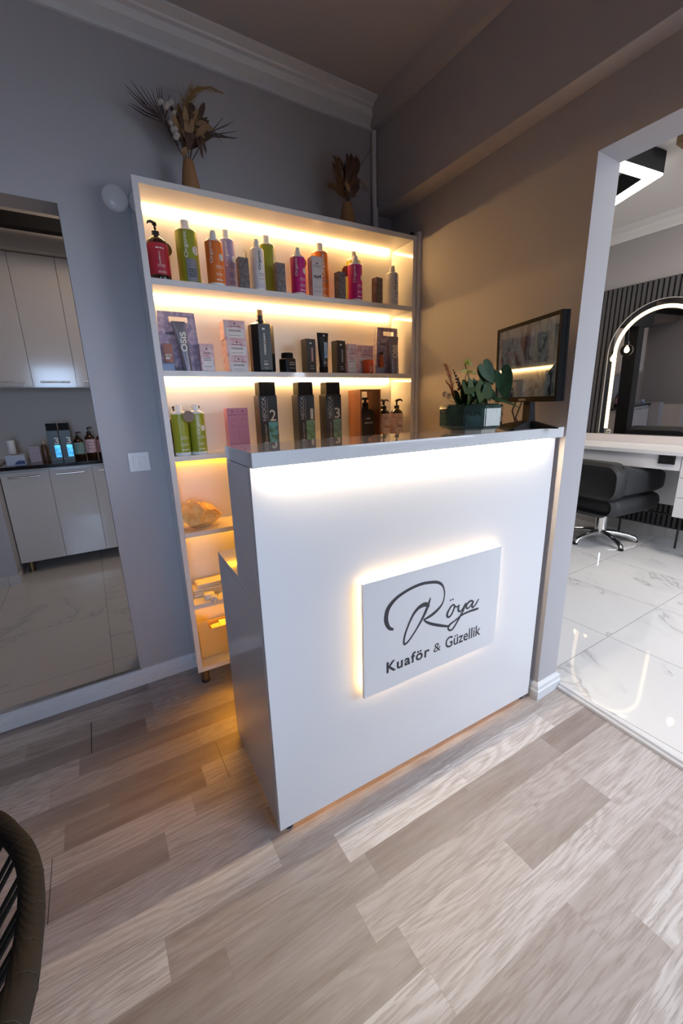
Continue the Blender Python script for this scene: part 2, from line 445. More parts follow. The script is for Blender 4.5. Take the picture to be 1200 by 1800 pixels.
# ================================================================== BOOKCASE
BO, BR = Vector((0.265, 1.796, 0)), -0.0377
def bw(x, y, z=0.0):
    c, s = math.cos(BR), math.sin(BR)
    return (BO.x + x * c - y * s, BO.y + x * s + y * c, z)
ZS = {1: 1.773, 2: 1.445, 3: 1.106, 4: 0.771, 5: 0.425}
ZB, ZT, BWD, BD = 0.075, 2.094, 1.275, 0.182
TH = 0.022
bk = thing('bookcase', 'tall white bookcase with warm LED strips under its shelves against the grey wall', 'bookcase', BO, BR)
box('side_panel', M_LAM, bk, 0, TH, 0, BD, ZB, ZT, 0.001, 1)
box('side_panel', M_LAM, bk, BWD - TH, BWD, 0, BD, ZB, ZT, 0.001, 1)
box('top_panel', M_LAM, bk, TH, BWD - TH, 0, BD, ZT - TH, ZT, 0.001, 1)
box('bottom_panel', M_LAM, bk, TH, BWD - TH, 0, BD, ZB, ZB + TH, 0.001, 1)
M_BACK = mat('bookcase_back', (0.80, 0.78, 0.77), 0.35)
box('back_panel', M_BACK, bk, 0.004, BWD - 0.004, BD, BD + 0.004, ZB, ZT)
box('cover_strip', M_TRIM, bk, BWD + 0.002, BWD + 0.026, -0.012, 0.012, 0.02, 2.112, 0.001, 1)
for k, z in ZS.items():
    box('shelf', M_LAM, bk, TH, BWD - TH, 0.0, BD, z - TH, z, 0.001, 1)
for z in [ZT - TH] + [ZS[k] - TH for k in (1, 2, 3, 4, 5)]:
    e = box('led_strip', M_LED if z > 1.2 else M_LEDL, bk, 0.030, BWD - 0.045, BD - 0.012, BD - 0.002, z - 0.009, z - 0.001)
for x in (0.035, BWD - 0.035):
    for y in (0.035, BD - 0.035):
        l = G().lathe([(0.019, 0.014), (0.019, ZB)], x, y, 20).build('leg', M_BRONZE, bk, True)
        G().lathe([(0.0195, 0.0), (0.0205, 0.004), (0.0205, 0.014), (0.019, 0.016)], x, y, 20).build('foot_cap', M_BLACK, l, True)
hinge = G(); hinge.box(1.235, 1.268, 0.01, 0.045, ZT, ZT + 0.006); hinge.prism([(1.238, ZT + 0.006), (1.266, ZT + 0.006), (1.262, ZT + 0.022), (1.252, ZT + 0.016)], 'y', 0.014, 0.04)
hinge.build('corner_bracket', M_BLACKM, bk)

# ---------------------------------------------------------------- product builders (front faces -y, origin at base centre)
def at(shelf, x, y): return bw(x, y, ZS[shelf])

def shelf_bottle(name, label, cat, shelf, x, y, r, h, body, sleeve, ink, word=None, cap='flip', group=None, rot=0.0, dot=None, extra=None, wordx=-0.3):
    """plastic bottle: straight body, shoulder, cap, printed sleeve with a word reading upwards"""
    t = thing(name, label, cat, at(shelf, x, y), BR + rot, group)
    hb = h * 0.86 if cap == 'disc' else h * 0.83
    g = G().lathe([(r * 0.93, 0), (r * 0.98, 0.003), (r, 0.008), (r, hb - 0.012), (r * 0.96, hb - 0.004), (r * 0.85, hb), (r * 0.5, hb + 0.004), (r * 0.42, hb + 0.006), (r * 0.42, hb + 0.010)], seg=28)
    g.build('body', body, t, True)
    if cap == 'disc':
        G().lathe([(r * 0.42, hb + 0.006), (r * 0.42, h - 0.001), (r * 0.40, h)], seg=20).build('cap', M_WHITEP, t, True)
    else:
        c = G(); c.lathe([(r * 0.46, hb + 0.004), (r * 0.45, h - 0.010), (r * 0.43, h - 0.009)], seg=20)
        c.tube([(0, -r * .1, h - 0.012), (0, -r * .1, h - 0.004), (0, -r * .1, h)], [r * .36, r * .36, r * .3], 14)
        c.build('cap', M_WHITEP, t, True)
    if sleeve:
        z0, z1 = 0.012, hb - 0.008
        G().lathe([(r + 0.0004, z0), (r + 0.0004, z1)], seg=40, a0=0, a1=2 * PI).build('label', sleeve, t, True, fixn=False)
    if word:
        wz0 = hb * 0.48; wz1 = hb * 0.93
        text('lettering', word, ink, t, wordx * r - r * 0.24, wordx * r + r * 0.24, wz0, wz1, 0, vertical=True, bold=0.7, R=r + 0.0012, side=0)
    if dot:
        g = G(); n = 18; cxx, czz, rad = r * 0.62, hb * 0.62, r * 0.34
        ring = []
        for i in range(n):
            a = 2 * PI * i / n; X = cxx + rad * math.cos(a); Z = czz + rad * 1.15 * math.sin(a)
            ring.append((X, Z))
        bm = g.bm; R = r + 0.0012
        vs = [bm.verts.new((R * math.sin(X / R), -R * math.cos(X / R), Z)) for X, Z in ring]
        bm.faces.new(vs)
        g.build('emblem', dot, t, fixn=False)
    if extra: extra(t, r, hb)
    return t
def small_print(parent, m, r, rows, x0, x1, cyl=True, y=0.0):
    """rows of fine print drawn as tiny word blocks"""
    g = G(); rnd = random.Random(int(r * 1e4) + len(rows))
    for z, hh in rows:
        x = x0
        while x < x1 - hh:
            wd = min(hh * rnd.uniform(1.2, 3.2), x1 - x)
            if cyl:
                R = r + 0.0011; a, b = x / R, (x + wd) / R
                vs = [g.bm.verts.new((R * math.sin(q), -R * math.cos(q), zz)) for q, zz in ((a, z), (b, z), (b, z + hh), (a, z + hh))]
            else:
                vs = [g.bm.verts.new((xx, y, zz)) for xx, zz in ((x, z), (x + wd, z), (x + wd, z + hh), (x, z + hh))]
            g.bm.faces.new(vs)
            x += wd + hh * 0.6
    g.build('fine_print', m, parent, fixn=False)
def pump_head(parent, m, z, r, h, dirx=-1, reach=0.03):
    g = G()
    g.lathe([(r * 0.95, z), (r, z + 0.003), (r, z + h * 0.36), (r * 0.8, z + h * 0.40), (r * 0.34, z + h * 0.42), (r * 0.34, z + h * 0.72), (r * 0.62, z + h * 0.74), (r * 0.62, z + h * 0.84), (r * 0.5, z + h * 0.9)], seg=20)
    g.tube([(0.004 * -dirx, 0, z + h * 0.84), (dirx * reach * 0.5, -0.002, z + h * 0.93), (dirx * reach * 0.85, -0.003, z + h * 0.88), (dirx * reach, -0.003, z + h * 0.76)], [r * .42, r * .40, r * .30, r * .2], 10)
    return g.build('pump', m, parent, True)

M_GREEN = mat('lime_green_sleeve', (0.30, 0.33, 0.025), 0.35)
M_ORANGE = mat('orange_sleeve', (0.78, 0.20, 0.035), 0.35)
M_LAV = mat('lavender_sleeve', (0.33, 0.30, 0.52), 0.35)
M_MAG = mat('magenta_sleeve', (0.56, 0.018, 0.22), 0.35)
M_WHT = noise_mat('white_sleeve', (0.80, 0.79, 0.80), (0.62, 0.60, 0.70), 9, 0.3)
M_DOT = mat('pale_emblem', (0.74, 0.70, 0.66), 0.4)
M_WTXT = mat('pale_ink', (0.80, 0.80, 0.74), 0.5)
M_AMBER = mat('dark_amber_glass', (0.035, 0.014, 0.006), 0.08, coat=0.5)
M_RED = mat('crimson_label', (0.46, 0.022, 0.045), 0.4)
def fine(t, r, hb):
    small_print(t, M_WTXT, r, [(hb * 0.42, 0.0022), (hb * 0.38, 0.0022), (hb * 0.26, 0.0018), (hb * 0.23, 0.0018), (hb * 0.12, 0.004)], -r * 0.2, r * 0.75)
def fine_dark(t, r, hb):
    small_print(t, M_INK, r, [(hb * 0.40, 0.0022), (hb * 0.36, 0.0022), (hb * 0.28, 0.0018)], -r * 0.1, r * 0.75)
G1 = 'hair care bottles on the top shelf'

# crimson pump bottle
t = thing('pump_bottle', 'dark pump bottle with a crimson label at the left end of the top shelf', 'bottle', at(1, 0.066, 0.060), BR, G1)
G().lathe([(0.034, 0), (0.037, 0.003), (0.038, 0.010), (0.038, 0.128), (0.036, 0.138), (0.028, 0.148), (0.016, 0.154), (0.013, 0.160)], seg=32).build('body', M_AMBER, t, True)
G().lathe([(0.0384, 0.020), (0.0384, 0.128)], seg=40, a0=0, a1=2 * PI).build('label', M_RED, t, True, fixn=False)
small_print(t, M_WTXT, 0.0384, [(0.108, 0.004), (0.052, 0.0016), (0.047, 0.0016), (0.030, 0.0016), (0.026, 0.0016)], -0.012, 0.018)
text('lettering', 'SHAMPOO', M_WTXT, t, -0.004, 0.001, 0.055, 0.098, 0, True, 0.4, R=0.0397, side=0)
pump_head(t, M_BLACK, 0.154, 0.0135, 0.056, -1, 0.026)
def hang_tag(label, shelf, x, y, z, r, m, cat='tag', rot=0.3):
    t = thing('hang_tag', label, cat, bw(x, y, ZS[shelf] + z - r), BR + rot)
    g = G(); n = 28
    g.loft([[(r * math.cos(2 * PI * i / n), d, r + r * math.sin(2 * PI * i / n)) for i in range(n)] for d in (-0.0009, 0.0009)])
    g.build('disc', m, t)
    G().tube([(0, -0.001, r * 1.75), (-0.006, 0.004, r * 2.1), (-0.014, 0.008, r * 2.25)], 0.0007, 6).build('string', M_BLACK, t)
    return t
M_BROWN = mat('brown_card', (0.17, 0.065, 0.02), 0.5)
M_TAUPE = mat('taupe_card', (0.22, 0.16, 0.13), 0.5)
hang_tag('round brown card tag hanging behind the crimson pump bottle', 1, 0.104, 0.108, 0.135, 0.024, M_BROWN)
b = shelf_bottle('shampoo_bottle', 'tall lime green bottle beside the crimson pump bottle on the top shelf', 'bottle', 1, 0.181, 0.085, 0.041, 0.236, M_WHITEP, M_GREEN, M_WTXT, 'Organic', 'disc', G1, dot=M_DOT)
M_SILV = mat('silver_grey_patch', (0.26, 0.27, 0.32), 0.3, 0.3)
g = G(); R = 0.0424
for i in range(8):
    a0, a1 = -0.42 + i * 0.13, -0.42 + (i + 1) * 0.13
    g.bm.faces.new([g.bm.verts.new((R * math.sin(a), -R * math.cos(a), z)) for a, z in ((a0, 0.014), (a1, 0.014), (a1, 0.094), (a0, 0.094))])
g.build('silver_patch', M_SILV, b, fixn=False)
small_print(b, M_INK, 0.0428, [(0.03 + 0.008 * k, 0.0035) for k in range(4)], -0.010, 0.018)
shelf_bottle('shampoo_bottle', 'small orange bottle in front of the lavender bottle on the top shelf', 'bottle', 1, 0.277, 0.048, 0.034, 0.204, M_WHITEP, M_ORANGE, M_WTXT, 'Organic', 'flip', G1, dot=M_DOT, extra=fine, wordx=-0.62)
shelf_bottle('shampoo_bottle', 'tall lavender bottle behind the small orange one on the top shelf', 'bottle', 1, 0.350, 0.125, 0.035, 0.242, M_WHITEP, M_LAV, M_WTXT, 'Organic', 'disc', G1, dot=M_DOT, extra=fine)
M_STONE = noise_mat('dark_stone_box', (0.10, 0.085, 0.09), (0.19, 0.16, 0.16), 60, 0.45)
def stone_box(x, label, rot=0.0, h=0.116):
    t = box('small_box', M_STONE, None, -0.0205, 0.0205, -0.018, 0.018, 0, h, 0.0008, 1)
    t.location = at(1, x, 0.030); t.rotation_euler = (0, 0, BR + rot)
    return tag(t, label, 'box', 'mottled dark grey boxes on the top shelf')
stone_box(0.384, 'mottled dark grey box in front of the lavender bottle on the top shelf')
stone_box(0.546, 'mottled dark grey box in front of the second lime green bottle from the shelf end')
stone_box(0.846, 'mottled dark grey box between the tall orange and the second magenta bottle', 0.2)
stone_box(1.056, 'mottled dark grey box nearest the white bottle at the shelf end', 0.2)
shelf_bottle('shampoo_bottle', 'slim white bottle with dark lettering touching a lime green bottle on the top shelf', 'bottle', 1, 0.456, 0.050, 0.029, 0.200, M_WHITEP, M_WHT, M_INK, 'Organic', 'flip', G1, extra=fine_dark, wordx=0.0)
hang_tag('narrow brown tag edge-on between grey box and slim white bottle', 1, 0.424, 0.095, 0.140, 0.022, M_BROWN, rot=1.2)
shelf_bottle('shampoo_bottle', 'tall lime green bottle right behind the slim white bottle on the top shelf', 'bottle', 1, 0.523, 0.112, 0.038, 0.243, M_WHITEP, M_GREEN, M_WTXT, 'Organic', 'disc', G1, wordx=0.55)
shelf_bottle('shampoo_bottle', 'small magenta bottle beside the white curl box on the top shelf', 'bottle', 1, 0.643, 0.050, 0.0325, 0.194, M_WHITEP, M_MAG, M_WTXT, 'Organic', 'flip', G1, dot=M_DOT, extra=fine, wordx=-0.62)
hang_tag('round brown tag between magenta bottle and white curl box', 1, 0.690, 0.115, 0.160, 0.024, M_BROWN, rot=-0.5)
# curl box: white front, purple side
t = thing('curl_box', 'narrow white box reading curl with a purple side on the top shelf', 'box', at(1, 0.733, 0.060), BR)
M_PURP = mat('deep_purple_card', (0.09, 0.03, 0.12), 0.4)
box('carton', mat('white_card', (0.66, 0.62, 0.64), 0.45), t, -0.0255, 0.0255, -0.022, 0.020, 0, 0.172, 0.0006, 1)
box('side_face', M_PURP, t, -0.0262, -0.0254, -0.0215, 0.0195, 0.001, 0.171)
text('lettering', 'curl', M_INK, t, -0.019, 0.019, 0.083, 0.099, -0.0226, bold=2)
text('lettering', 'honestly', M_INK, t, -0.012, 0.012, 0.076, 0.080, -0.0226)
small_print(t, mat('grey_ink', (0.3, 0.3, 0.3), 0.5), 0.05, [(0.132, 0.0035), (0.126, 0.002), (0.050, 0.0018), (0.045, 0.0018), (0.030, 0.0018), (0.025, 0.0018)], -0.018, 0.018, False, -0.0226)
g = G(); g.lathe([(0.004, 0), (0.004, 0.001)], 0, 0, 12); 
o = g.build('emblem', M_INK, t); o.rotation_euler = (PI / 2, 0, 0); o.location = (0, -0.0224, 0.143)
shelf_bottle('shampoo_bottle', 'tall orange bottle just behind the white curl box on the top shelf', 'bottle', 1, 0.790, 0.120, 0.040, 0.254, M_WHITEP, M_ORANGE, M_WTXT, 'Organic', 'disc', G1, dot=None, extra=fine, wordx=-0.1)
shelf_bottle('shampoo_bottle', 'small magenta bottle in front of a yellow-green bottle towards the shelf end', 'bottle', 1, 0.942, 0.050, 0.034, 0.202, M_WHITEP, M_MAG, M_WTXT, 'Organic', 'flip', G1, dot=M_DOT, extra=fine, wordx=-0.62)
shelf_bottle('shampoo_bottle', 'yellow-green bottle mostly hidden behind the second magenta bottle', 'bottle', 1, 0.985, 0.134, 0.036, 0.250, M_WHITEP, mat('yellow_green_sleeve', (0.42, 0.38, 0.03), 0.35), M_WTXT, None, 'disc', G1)
hang_tag('round crimson brown tag beside the second magenta bottle', 1, 0.925, 0.100, 0.150, 0.023, mat('maroon_card', (0.16, 0.03, 0.02), 0.5), rot=-0.4)
shelf_bottle('shampoo_bottle', 'slim white bottle standing alone at the right end of the top shelf', 'bottle', 1, 1.168, 0.060, 0.031, 0.190, M_WHITEP, M_WHT, M_INK, 'Organic', 'flip', G1, extra=fine_dark, wordx=0.0)

# ---------------------------------------------------------------- second shelf
M_PACK = noise_mat('lilac_pack', (0.30, 0.24, 0.36), (0.52, 0.42, 0.52), 45, 0.4, 0.45, 0.62)
M_PACKS = noise_mat('blush_pack', (0.66, 0.40, 0.45), (0.80, 0.64, 0.66), 40, 0.45)
M_GTUBE = mat('grey_silver_tube', (0.25, 0.23, 0.27), 0.32, 0.4)
M_PINKT = mat('rose_tube', (0.42, 0.20, 0.17), 0.35)
def squeeze_tube(parent, name, m, x, y, z, w0, w1, h, lean=0.0, depth=0.016, m_cap=None):
    """flat crimped end on top, round cap end below"""
    g = G(); rings = []
    for f in (0, .04, .3, .6, .85, .97, 1.0):
        ww = (w0 + (w1 - w0) * f) / 2; dd = depth * (1 - f) ** 0.7 + 0.0012
        rings.append([(x + lean * f + ww * math.cos(2 * PI * i / 20), y + dd * math.sin(2 * PI * i / 20), z + h * f) for i in range(20)])
    g.loft(rings)
    return g.build(name, m, parent, True)
def gift_pack(label, x, y, w, h, mirror, shelf=2):
    """die-cut carrier carton with handle hole, holding tubes"""
    t = thing('gift_pack', label, 'gift pack', at(shelf, x, y), BR, 'lilac carrier cartons on the middle shelf')
    s = -1 if mirror else 1
    def plate(y0, y1, topx):
        g = G()
        # outline with handle hole built from four strips
        xl, xr = -w / 2, w / 2
        L0, R0 = xl, xr
        tl, tr = xl + 0.012, xr - 0.012 + topx
        hz0, hz1 = h * 0.83, h * 0.92; hx0, hx1 = -w * 0.18, w * 0.26
        fx = lambda side, z: (L0 + (tl - L0) * z / h) if side < 0 else (R0 + (tr - R0) * z / h)
        def quad(a, b, c, d): g.prism([a, b, c, d], 'y', y0, y1)
        quad((fx(-1, 0), 0), (fx(1, 0), 0), (fx(1, hz0), hz0), (fx(-1, hz0), hz0))
        quad((fx(-1, hz0), hz0), (hx0, hz0), (hx0, hz1), (fx(-1, hz1), hz1))
        quad((hx1, hz0), (fx(1, hz0), hz0), (fx(1, hz1), hz1), (hx1, hz1))
        quad((fx(-1, hz1), hz1), (fx(1, hz1), hz1), (fx(1, h), h), (fx(-1, h), h))
        return g
    plate(-0.002, 0.0, 0).build('front_card', M_PACK, t)
    g = G(); g.prism([(-0.0, 0), (0.045, 0), (0.004, h)], 'x', -w / 2, -w / 2 + 0.001); g.build('side_card', M_PACK, t)
    return t
t = gift_pack('lilac carrier carton with two tubes at the left end of the middle shelf', 0.106, 0.075, 0.164, 0.230, False)
squeeze_tube(t, 'tube', M_GTUBE, 0.018, -0.030, 0.0, 0.034, 0.052, 0.190, -0.018)
text('lettering', 'OSiS', M_WTXT, t, -0.002, 0.022, 0.075, 0.150, -0.0475, True, 1.5)
squeeze_tube(t, 'tube', M_PINKT, -0.050, -0.024, 0.034, 0.036, 0.034, 0.072, 0.0)
small_print(t, M_WTXT, 0.05, [(0.062, 0.003), (0.056, 0.003), (0.046, 0.006)], -0.064, -0.040, False, -0.042)
g = G(); g.lathe([(0.010, 0.185), (0.010, 0.198), (0.006, 0.202), (0.006, 0.214)], -0.040, 0.016, 14); g.box(-0.056, -0.030, 0.008, 0.024, 0.212, 0.222, 0.003); g.build('pump', M_BLACK, t, True)
text('lettering', 'eat', M_INK, t, -0.050, -0.014, 0.143, 0.156, -0.0026, bold=1)
text('lettering', 'Got it', M_INK, t, -0.030, 0.004, 0.006, 0.026, -0.0026, bold=1)
box('blue_panel', mat('pale_blue_card', (0.30, 0.38, 0.55), 0.5), t, -0.078, -0.030, -0.0026, -0.0021, 0.002, 0.034)
t = gift_pack('lilac carrier carton with grey tube at the right end of the middle shelf', 1.150, 0.075, 0.150, 0.232, True)
squeeze_tube(t, 'tube', M_GTUBE, 0.014, -0.030, 0.0, 0.042, 0.060, 0.186, 0.006)
text('lettering', 'OSiS', M_WTXT, t, 0.000, 0.030, 0.080, 0.145, -0.0475, True, 1.5)
squeeze_tube(t, 'tube', mat('copper_tube', (0.42, 0.10, 0.03), 0.3), -0.050, -0.018, 0.036, 0.022, 0.022, 0.060)
G().box(-0.058, -0.044, -0.026, -0.012, 0.096, 0.112, 0.002).build('tube_cap', M_BLACK, t)
text('lettering', 'eat', M_INK, t, -0.050, -0.018, 0.146, 0.158, -0.0026, bold=1)
box('blue_panel', mat('pale_blue_card', (0.30, 0.38, 0.55), 0.5), t, -0.070, -0.020, -0.0026, -0.0021, 0.002, 0.034)

M_CARD = mat('cream_card', (0.80, 0.76, 0.76), 0.45)
def care_box(label, x, y, z, w, d, h, rot=0.0, group=None, shelf=2, name='care_box'):
    t = thing(name, label, 'box', bw(x, y, ZS[shelf] + z), BR + rot, group)
    box('carton', M_PACKS, t, -w / 2, w / 2, -d / 2, d / 2, 0, h, 0.0006, 1)
    box('panel', M_CARD, t, -w * 0.38, w * 0.42, -d / 2 - 0.0004, -d / 2 - 0.0001, h * 0.06, h * (0.58 if w > 0.07 else 0.5))
    small_print(t, M_INK, 0.05, [(h * 0.46, 0.0025), (h * 0.40, 0.0025), (h * 0.18, 0.0016)], -w * 0.3, w * 0.3, False, -d / 2 - 0.0008)
    o = G().lathe([(0.0035, 0), (0.0035, 0.0006)], 0, 0, 12).build('emblem', M_INK, t); o.rotation_euler = (PI / 2, 0, 0); o.location = (0, -d / 2 - 0.0002, h * 0.82)
    small_print(t, M_INK, 0.06, [(h * 0.66, 0.0028)], -w * 0.22, w * 0.26, False, -d / 2 - 0.0008)
    return t
care_box('small blush box standing upright beside the lilac carrier carton', 0.205, 0.058, 0, 0.056, 0.040, 0.110)
GS = 'stacked blush boxes on the middle shelf'
care_box('blush box at the bottom of the stack of three', 0.337, 0.085, 0.0, 0.086, 0.076, 0.0665, 0.04, GS)
care_box('blush box in the middle of the stack of three', 0.336, 0.085, 0.0667, 0.088, 0.076, 0.0690, 0.02, GS)
care_box('blush box on top of the stack of three', 0.333, 0.085, 0.1359, 0.090, 0.076, 0.0735, 0.0, GS)

# faceted black bottle
t = thing('faceted_bottle', 'large black faceted bottle with vertical white lettering on the middle shelf', 'bottle', at(2, 0.458, 0.072), BR)
g = G()
def octo(w, d, c, z): return [(-w + c, -d, z), (w - c, -d, z), (w, -d + c, z), (w, d - c, z), (w - c, d, z), (-w + c, d, z), (-w, d - c, z), (-w, -d + c, z)]
g.loft([octo(0.048, 0.040, 0.022, 0), octo(0.052, 0.044, 0.024, 0.010), octo(0.052, 0.044, 0.024, 0.200), octo(0.030, 0.024, 0.012, 0.211), octo(0.015, 0.015, 0.006, 0.215), octo(0.015, 0.015, 0.006, 0.222)])
g.build('body', mat('black_bottle', (0.016, 0.017, 0.02), 0.22), t)
box('front_panel', mat('slate_panel', (0.045, 0.055, 0.065), 0.4), t, -0.026, 0.026, -0.0446, -0.0441, 0.010, 0.200)
G().lathe([(0.013, 0.220), (0.013, 0.240), (0.011, 0.242)], seg=16).build('neck', M_BLACK, t, True)
G().lathe([(0.0135, 0.240), (0.0135, 0.262), (0.012, 0.264)], seg=16).build('cap', mat('amber_clear_cap', (0.6, 0.36, 0.18), 0.2), t, True)
text('lettering', 'FIBRECLINIX', M_WTXT, t, -0.006, 0.002, 0.075, 0.165, -0.0450, True, 1)
small_print(t, M_WTXT, 0.05, [(0.176, 0.008), (0.046, 0.002), (0.036, 0.003), (0.031, 0.003), (0.018, 0.0018)], -0.010, 0.010, False, -0.0450)
for side in (-1,):
    pass
# black jars
def jar(label, x, y, w, rot):
    t = thing('cream_jar', label, 'jar', at(2, x, y), BR + rot, 'black cream jars on the middle shelf')
    g = G(); g.loft([octo(w * .96, w * .96, w * .25, 0), octo(w, w, w * .28, 0.004), octo(w, w, w * .28, 0.060), octo(w * .9, w * .9, w * .3, 0.064)]); g.build('jar_body', M_BLACK, t)
    G().lathe([(w * .86, 0.064), (w * .88, 0.066), (w * .88, 0.084), (w * .82, 0.088)], seg=24).build('lid', M_BLACKM, t, True)
    small_print(t, M_WTXT, 0.05, [(0.044, 0.002), (0.034, 0.003), (0.020, 0.0016)], -w * .5, w * .5, False, -w - 0.0006)
    return t
jar('black cream jar with round lid next to the large faceted bottle', 0.572, 0.060, 0.031, 0.35)
def black_box(label, x, y, w, d, h, rot, strip, shelf=2):
    t = thing('black_box', label, 'box', at(shelf, x, y), BR + rot, 'tall black boxes on the middle shelf')
    box('carton', mat('black_card', (0.02, 0.018, 0.018), 0.38), t, -w / 2, w / 2, -d / 2, d / 2, 0, h, 0.0006, 1)
    box('colour_strip', strip, t, -0.002, 0.012, -d / 2 - 0.0005, -d / 2 - 0.0001, h * 0.34, h * 0.76)
    text('lettering', 'FIBRECLINIX', M_WTXT, t, 0.002, 0.008, h * 0.36, h * 0.74, -d / 2 - 0.0010, True, 0.5)
    small_print(t, M_WTXT, 0.05, [(h * 0.85, 0.007), (h * 0.20, 0.0025), (h * 0.13, 0.0018)], -0.008, 0.012, False, -d / 2 - 0.0010)
    return t
black_box('tall black box with a dull pink strip beside the black tube', 0.683, 0.062, 0.052, 0.046, 0.152, 0.16, mat('dull_pink_strip', (0.32, 0.15, 0.14), 0.4))
black_box('tall black box with a dark slate strip right of the black tube', 0.846, 0.062, 0.052, 0.046, 0.152, 0.16, mat('dark_slate_strip', (0.06, 0.065, 0.075), 0.4))
t = thing('squeeze_tube', 'black squeeze tube with pale blue strip standing between two black boxes', 'tube', at(2, 0.757, 0.055), BR)
squeeze_tube(t, 'tube_body', M_BLACK, 0, 0, 0.030, 0.040, 0.062, 0.154, depth=0.018)
G().lathe([(0.021, 0), (0.0215, 0.002), (0.0215, 0.030)], seg=24).build('cap', M_BLACKM, t, True)
box('colour_strip', mat('pale_blue_strip', (0.28, 0.42, 0.60), 0.4), t, -0.004, 0.013, -0.0200, -0.0194, 0.070, 0.140)
text('lettering', 'FIBRECLINIX', M_INK, t, 0.001, 0.008, 0.074, 0.136, -0.0206, True, 0.5)
small_print(t, M_WTXT, 0.05, [(0.166, 0.006), (0.050, 0.002), (0.044, 0.002)], -0.008, 0.010, False, -0.0196)
t = care_box('narrow blush blister pack beside the tall black box with slate strip', 0.914, 0.064, 0, 0.056, 0.034, 0.142, 0, None, name='blush_pack')
t = care_box('wide blush pack behind the orange tub on the middle shelf', 1.003, 0.080, 0, 0.098, 0.036, 0.140, 0, None, name='blush_pack')
t = thing('orange_tub', 'small orange-red tub in front of the wide blush pack', 'tub', at(2, 1.003, 0.036), BR)
G().lathe([(0.024, 0), (0.026, 0.003), (0.026, 0.046), (0.024, 0.050)], seg=24).build('tub_body', mat('orange_red_plastic', (0.75, 0.10, 0.03), 0.3), t, True)
G().lathe([(0.0275, 0.048), (0.028, 0.050), (0.028, 0.064), (0.026, 0.067)], seg=24).build('lid', mat('orange_lid', (0.85, 0.16, 0.04), 0.3), t, True)
text('lettering', 'bc', M_WTXT, t, -0.008, 0.006, 0.010, 0.036, 0, True, 1, R=0.0268, side=0)

# ---------------------------------------------------------------- third shelf
G3 = 'green bottles on the third shelf'
shelf_bottle('shampoo_bottle', 'green bottle at the left end of the third shelf', 'bottle', 3, 0.066, 0.055, 0.033, 0.207, M_WHITEP, M_GREEN, M_WTXT, None, 'disc', G3, extra=fine, dot=None)
shelf_bottle('shampoo_bottle', 'green bottle with upright lettering right of the round taupe tag on the third shelf', 'bottle', 3, 0.134, 0.050, 0.0325, 0.207, M_WHITEP, M_GREEN, M_WTXT, 'Organic', 'disc', G3, dot=M_DOT, extra=fine, wordx=0.0)
hang_tag('round taupe tag hanging between the two green bottles on the third shelf', 3, 0.098, 0.012, 0.160, 0.023, M_TAUPE, rot=0.0)
for i, (x, lb) in enumerate(((0.060, 'dark amber bottle in shade behind the leftmost green bottle, third shelf'), (0.142, 'dark amber bottle in shade behind the lettered green bottle, third shelf'))):
    t = thing('amber_bottle', lb, 'bottle', at(3, x, 0.134), BR, 'dark amber bottles on the third shelf')
    G().lathe([(0.030, 0), (0.033, 0.004), (0.033, 0.135), (0.025, 0.150), (0.012, 0.156), (0.012, 0.160)], seg=24).build('body', M_AMBER, t, True)
    pump_head(t, M_BLACK, 0.156, 0.013, 0.050, 1, 0.026)
t = thing('pink_box', 'tall mauve pink double box on the third shelf', 'box', at(3, 0.313, 0.075), BR)
box('carton', mat('mauve_card', (0.50, 0.21, 0.34), 0.45), t, -0.047, 0.047, -0.028, 0.028, 0, 0.188, 0.0006, 1)
M_MAUVE = mat('mauve_ink', (0.24, 0.07, 0.15), 0.5)
for x in (-0.024, 0.022):
    o = G().lathe([(0.0045, 0), (0.0045, 0.0006)], 0, 0, 12).build('emblem', M_MAUVE, t); o.rotation_euler = (PI / 2, 0, 0); o.location = (x, -0.0282, 0.174)
    g = G(); pts = [(x + 0.004 + 0.012 * math.cos(a), -0.0284, 0.122 + 0.018 * math.sin(a)) for a in [0.9 + k * 0.35 for k in range(14)]]
    g.tube(pts, 0.0008, 5); g.build('crescent_mark', M_MAUVE, t)
    small_print(t, M_MAUVE, 0.05 + x, [(0.157, 0.003), (0.030, 0.002), (0.014, 0.005)], x - 0.018, x + 0.019, False, -0.0286)
box('seam', M_MAUVE, t, -0.0008, 0.0, -0.0286, -0.0281, 0.002, 0.184)
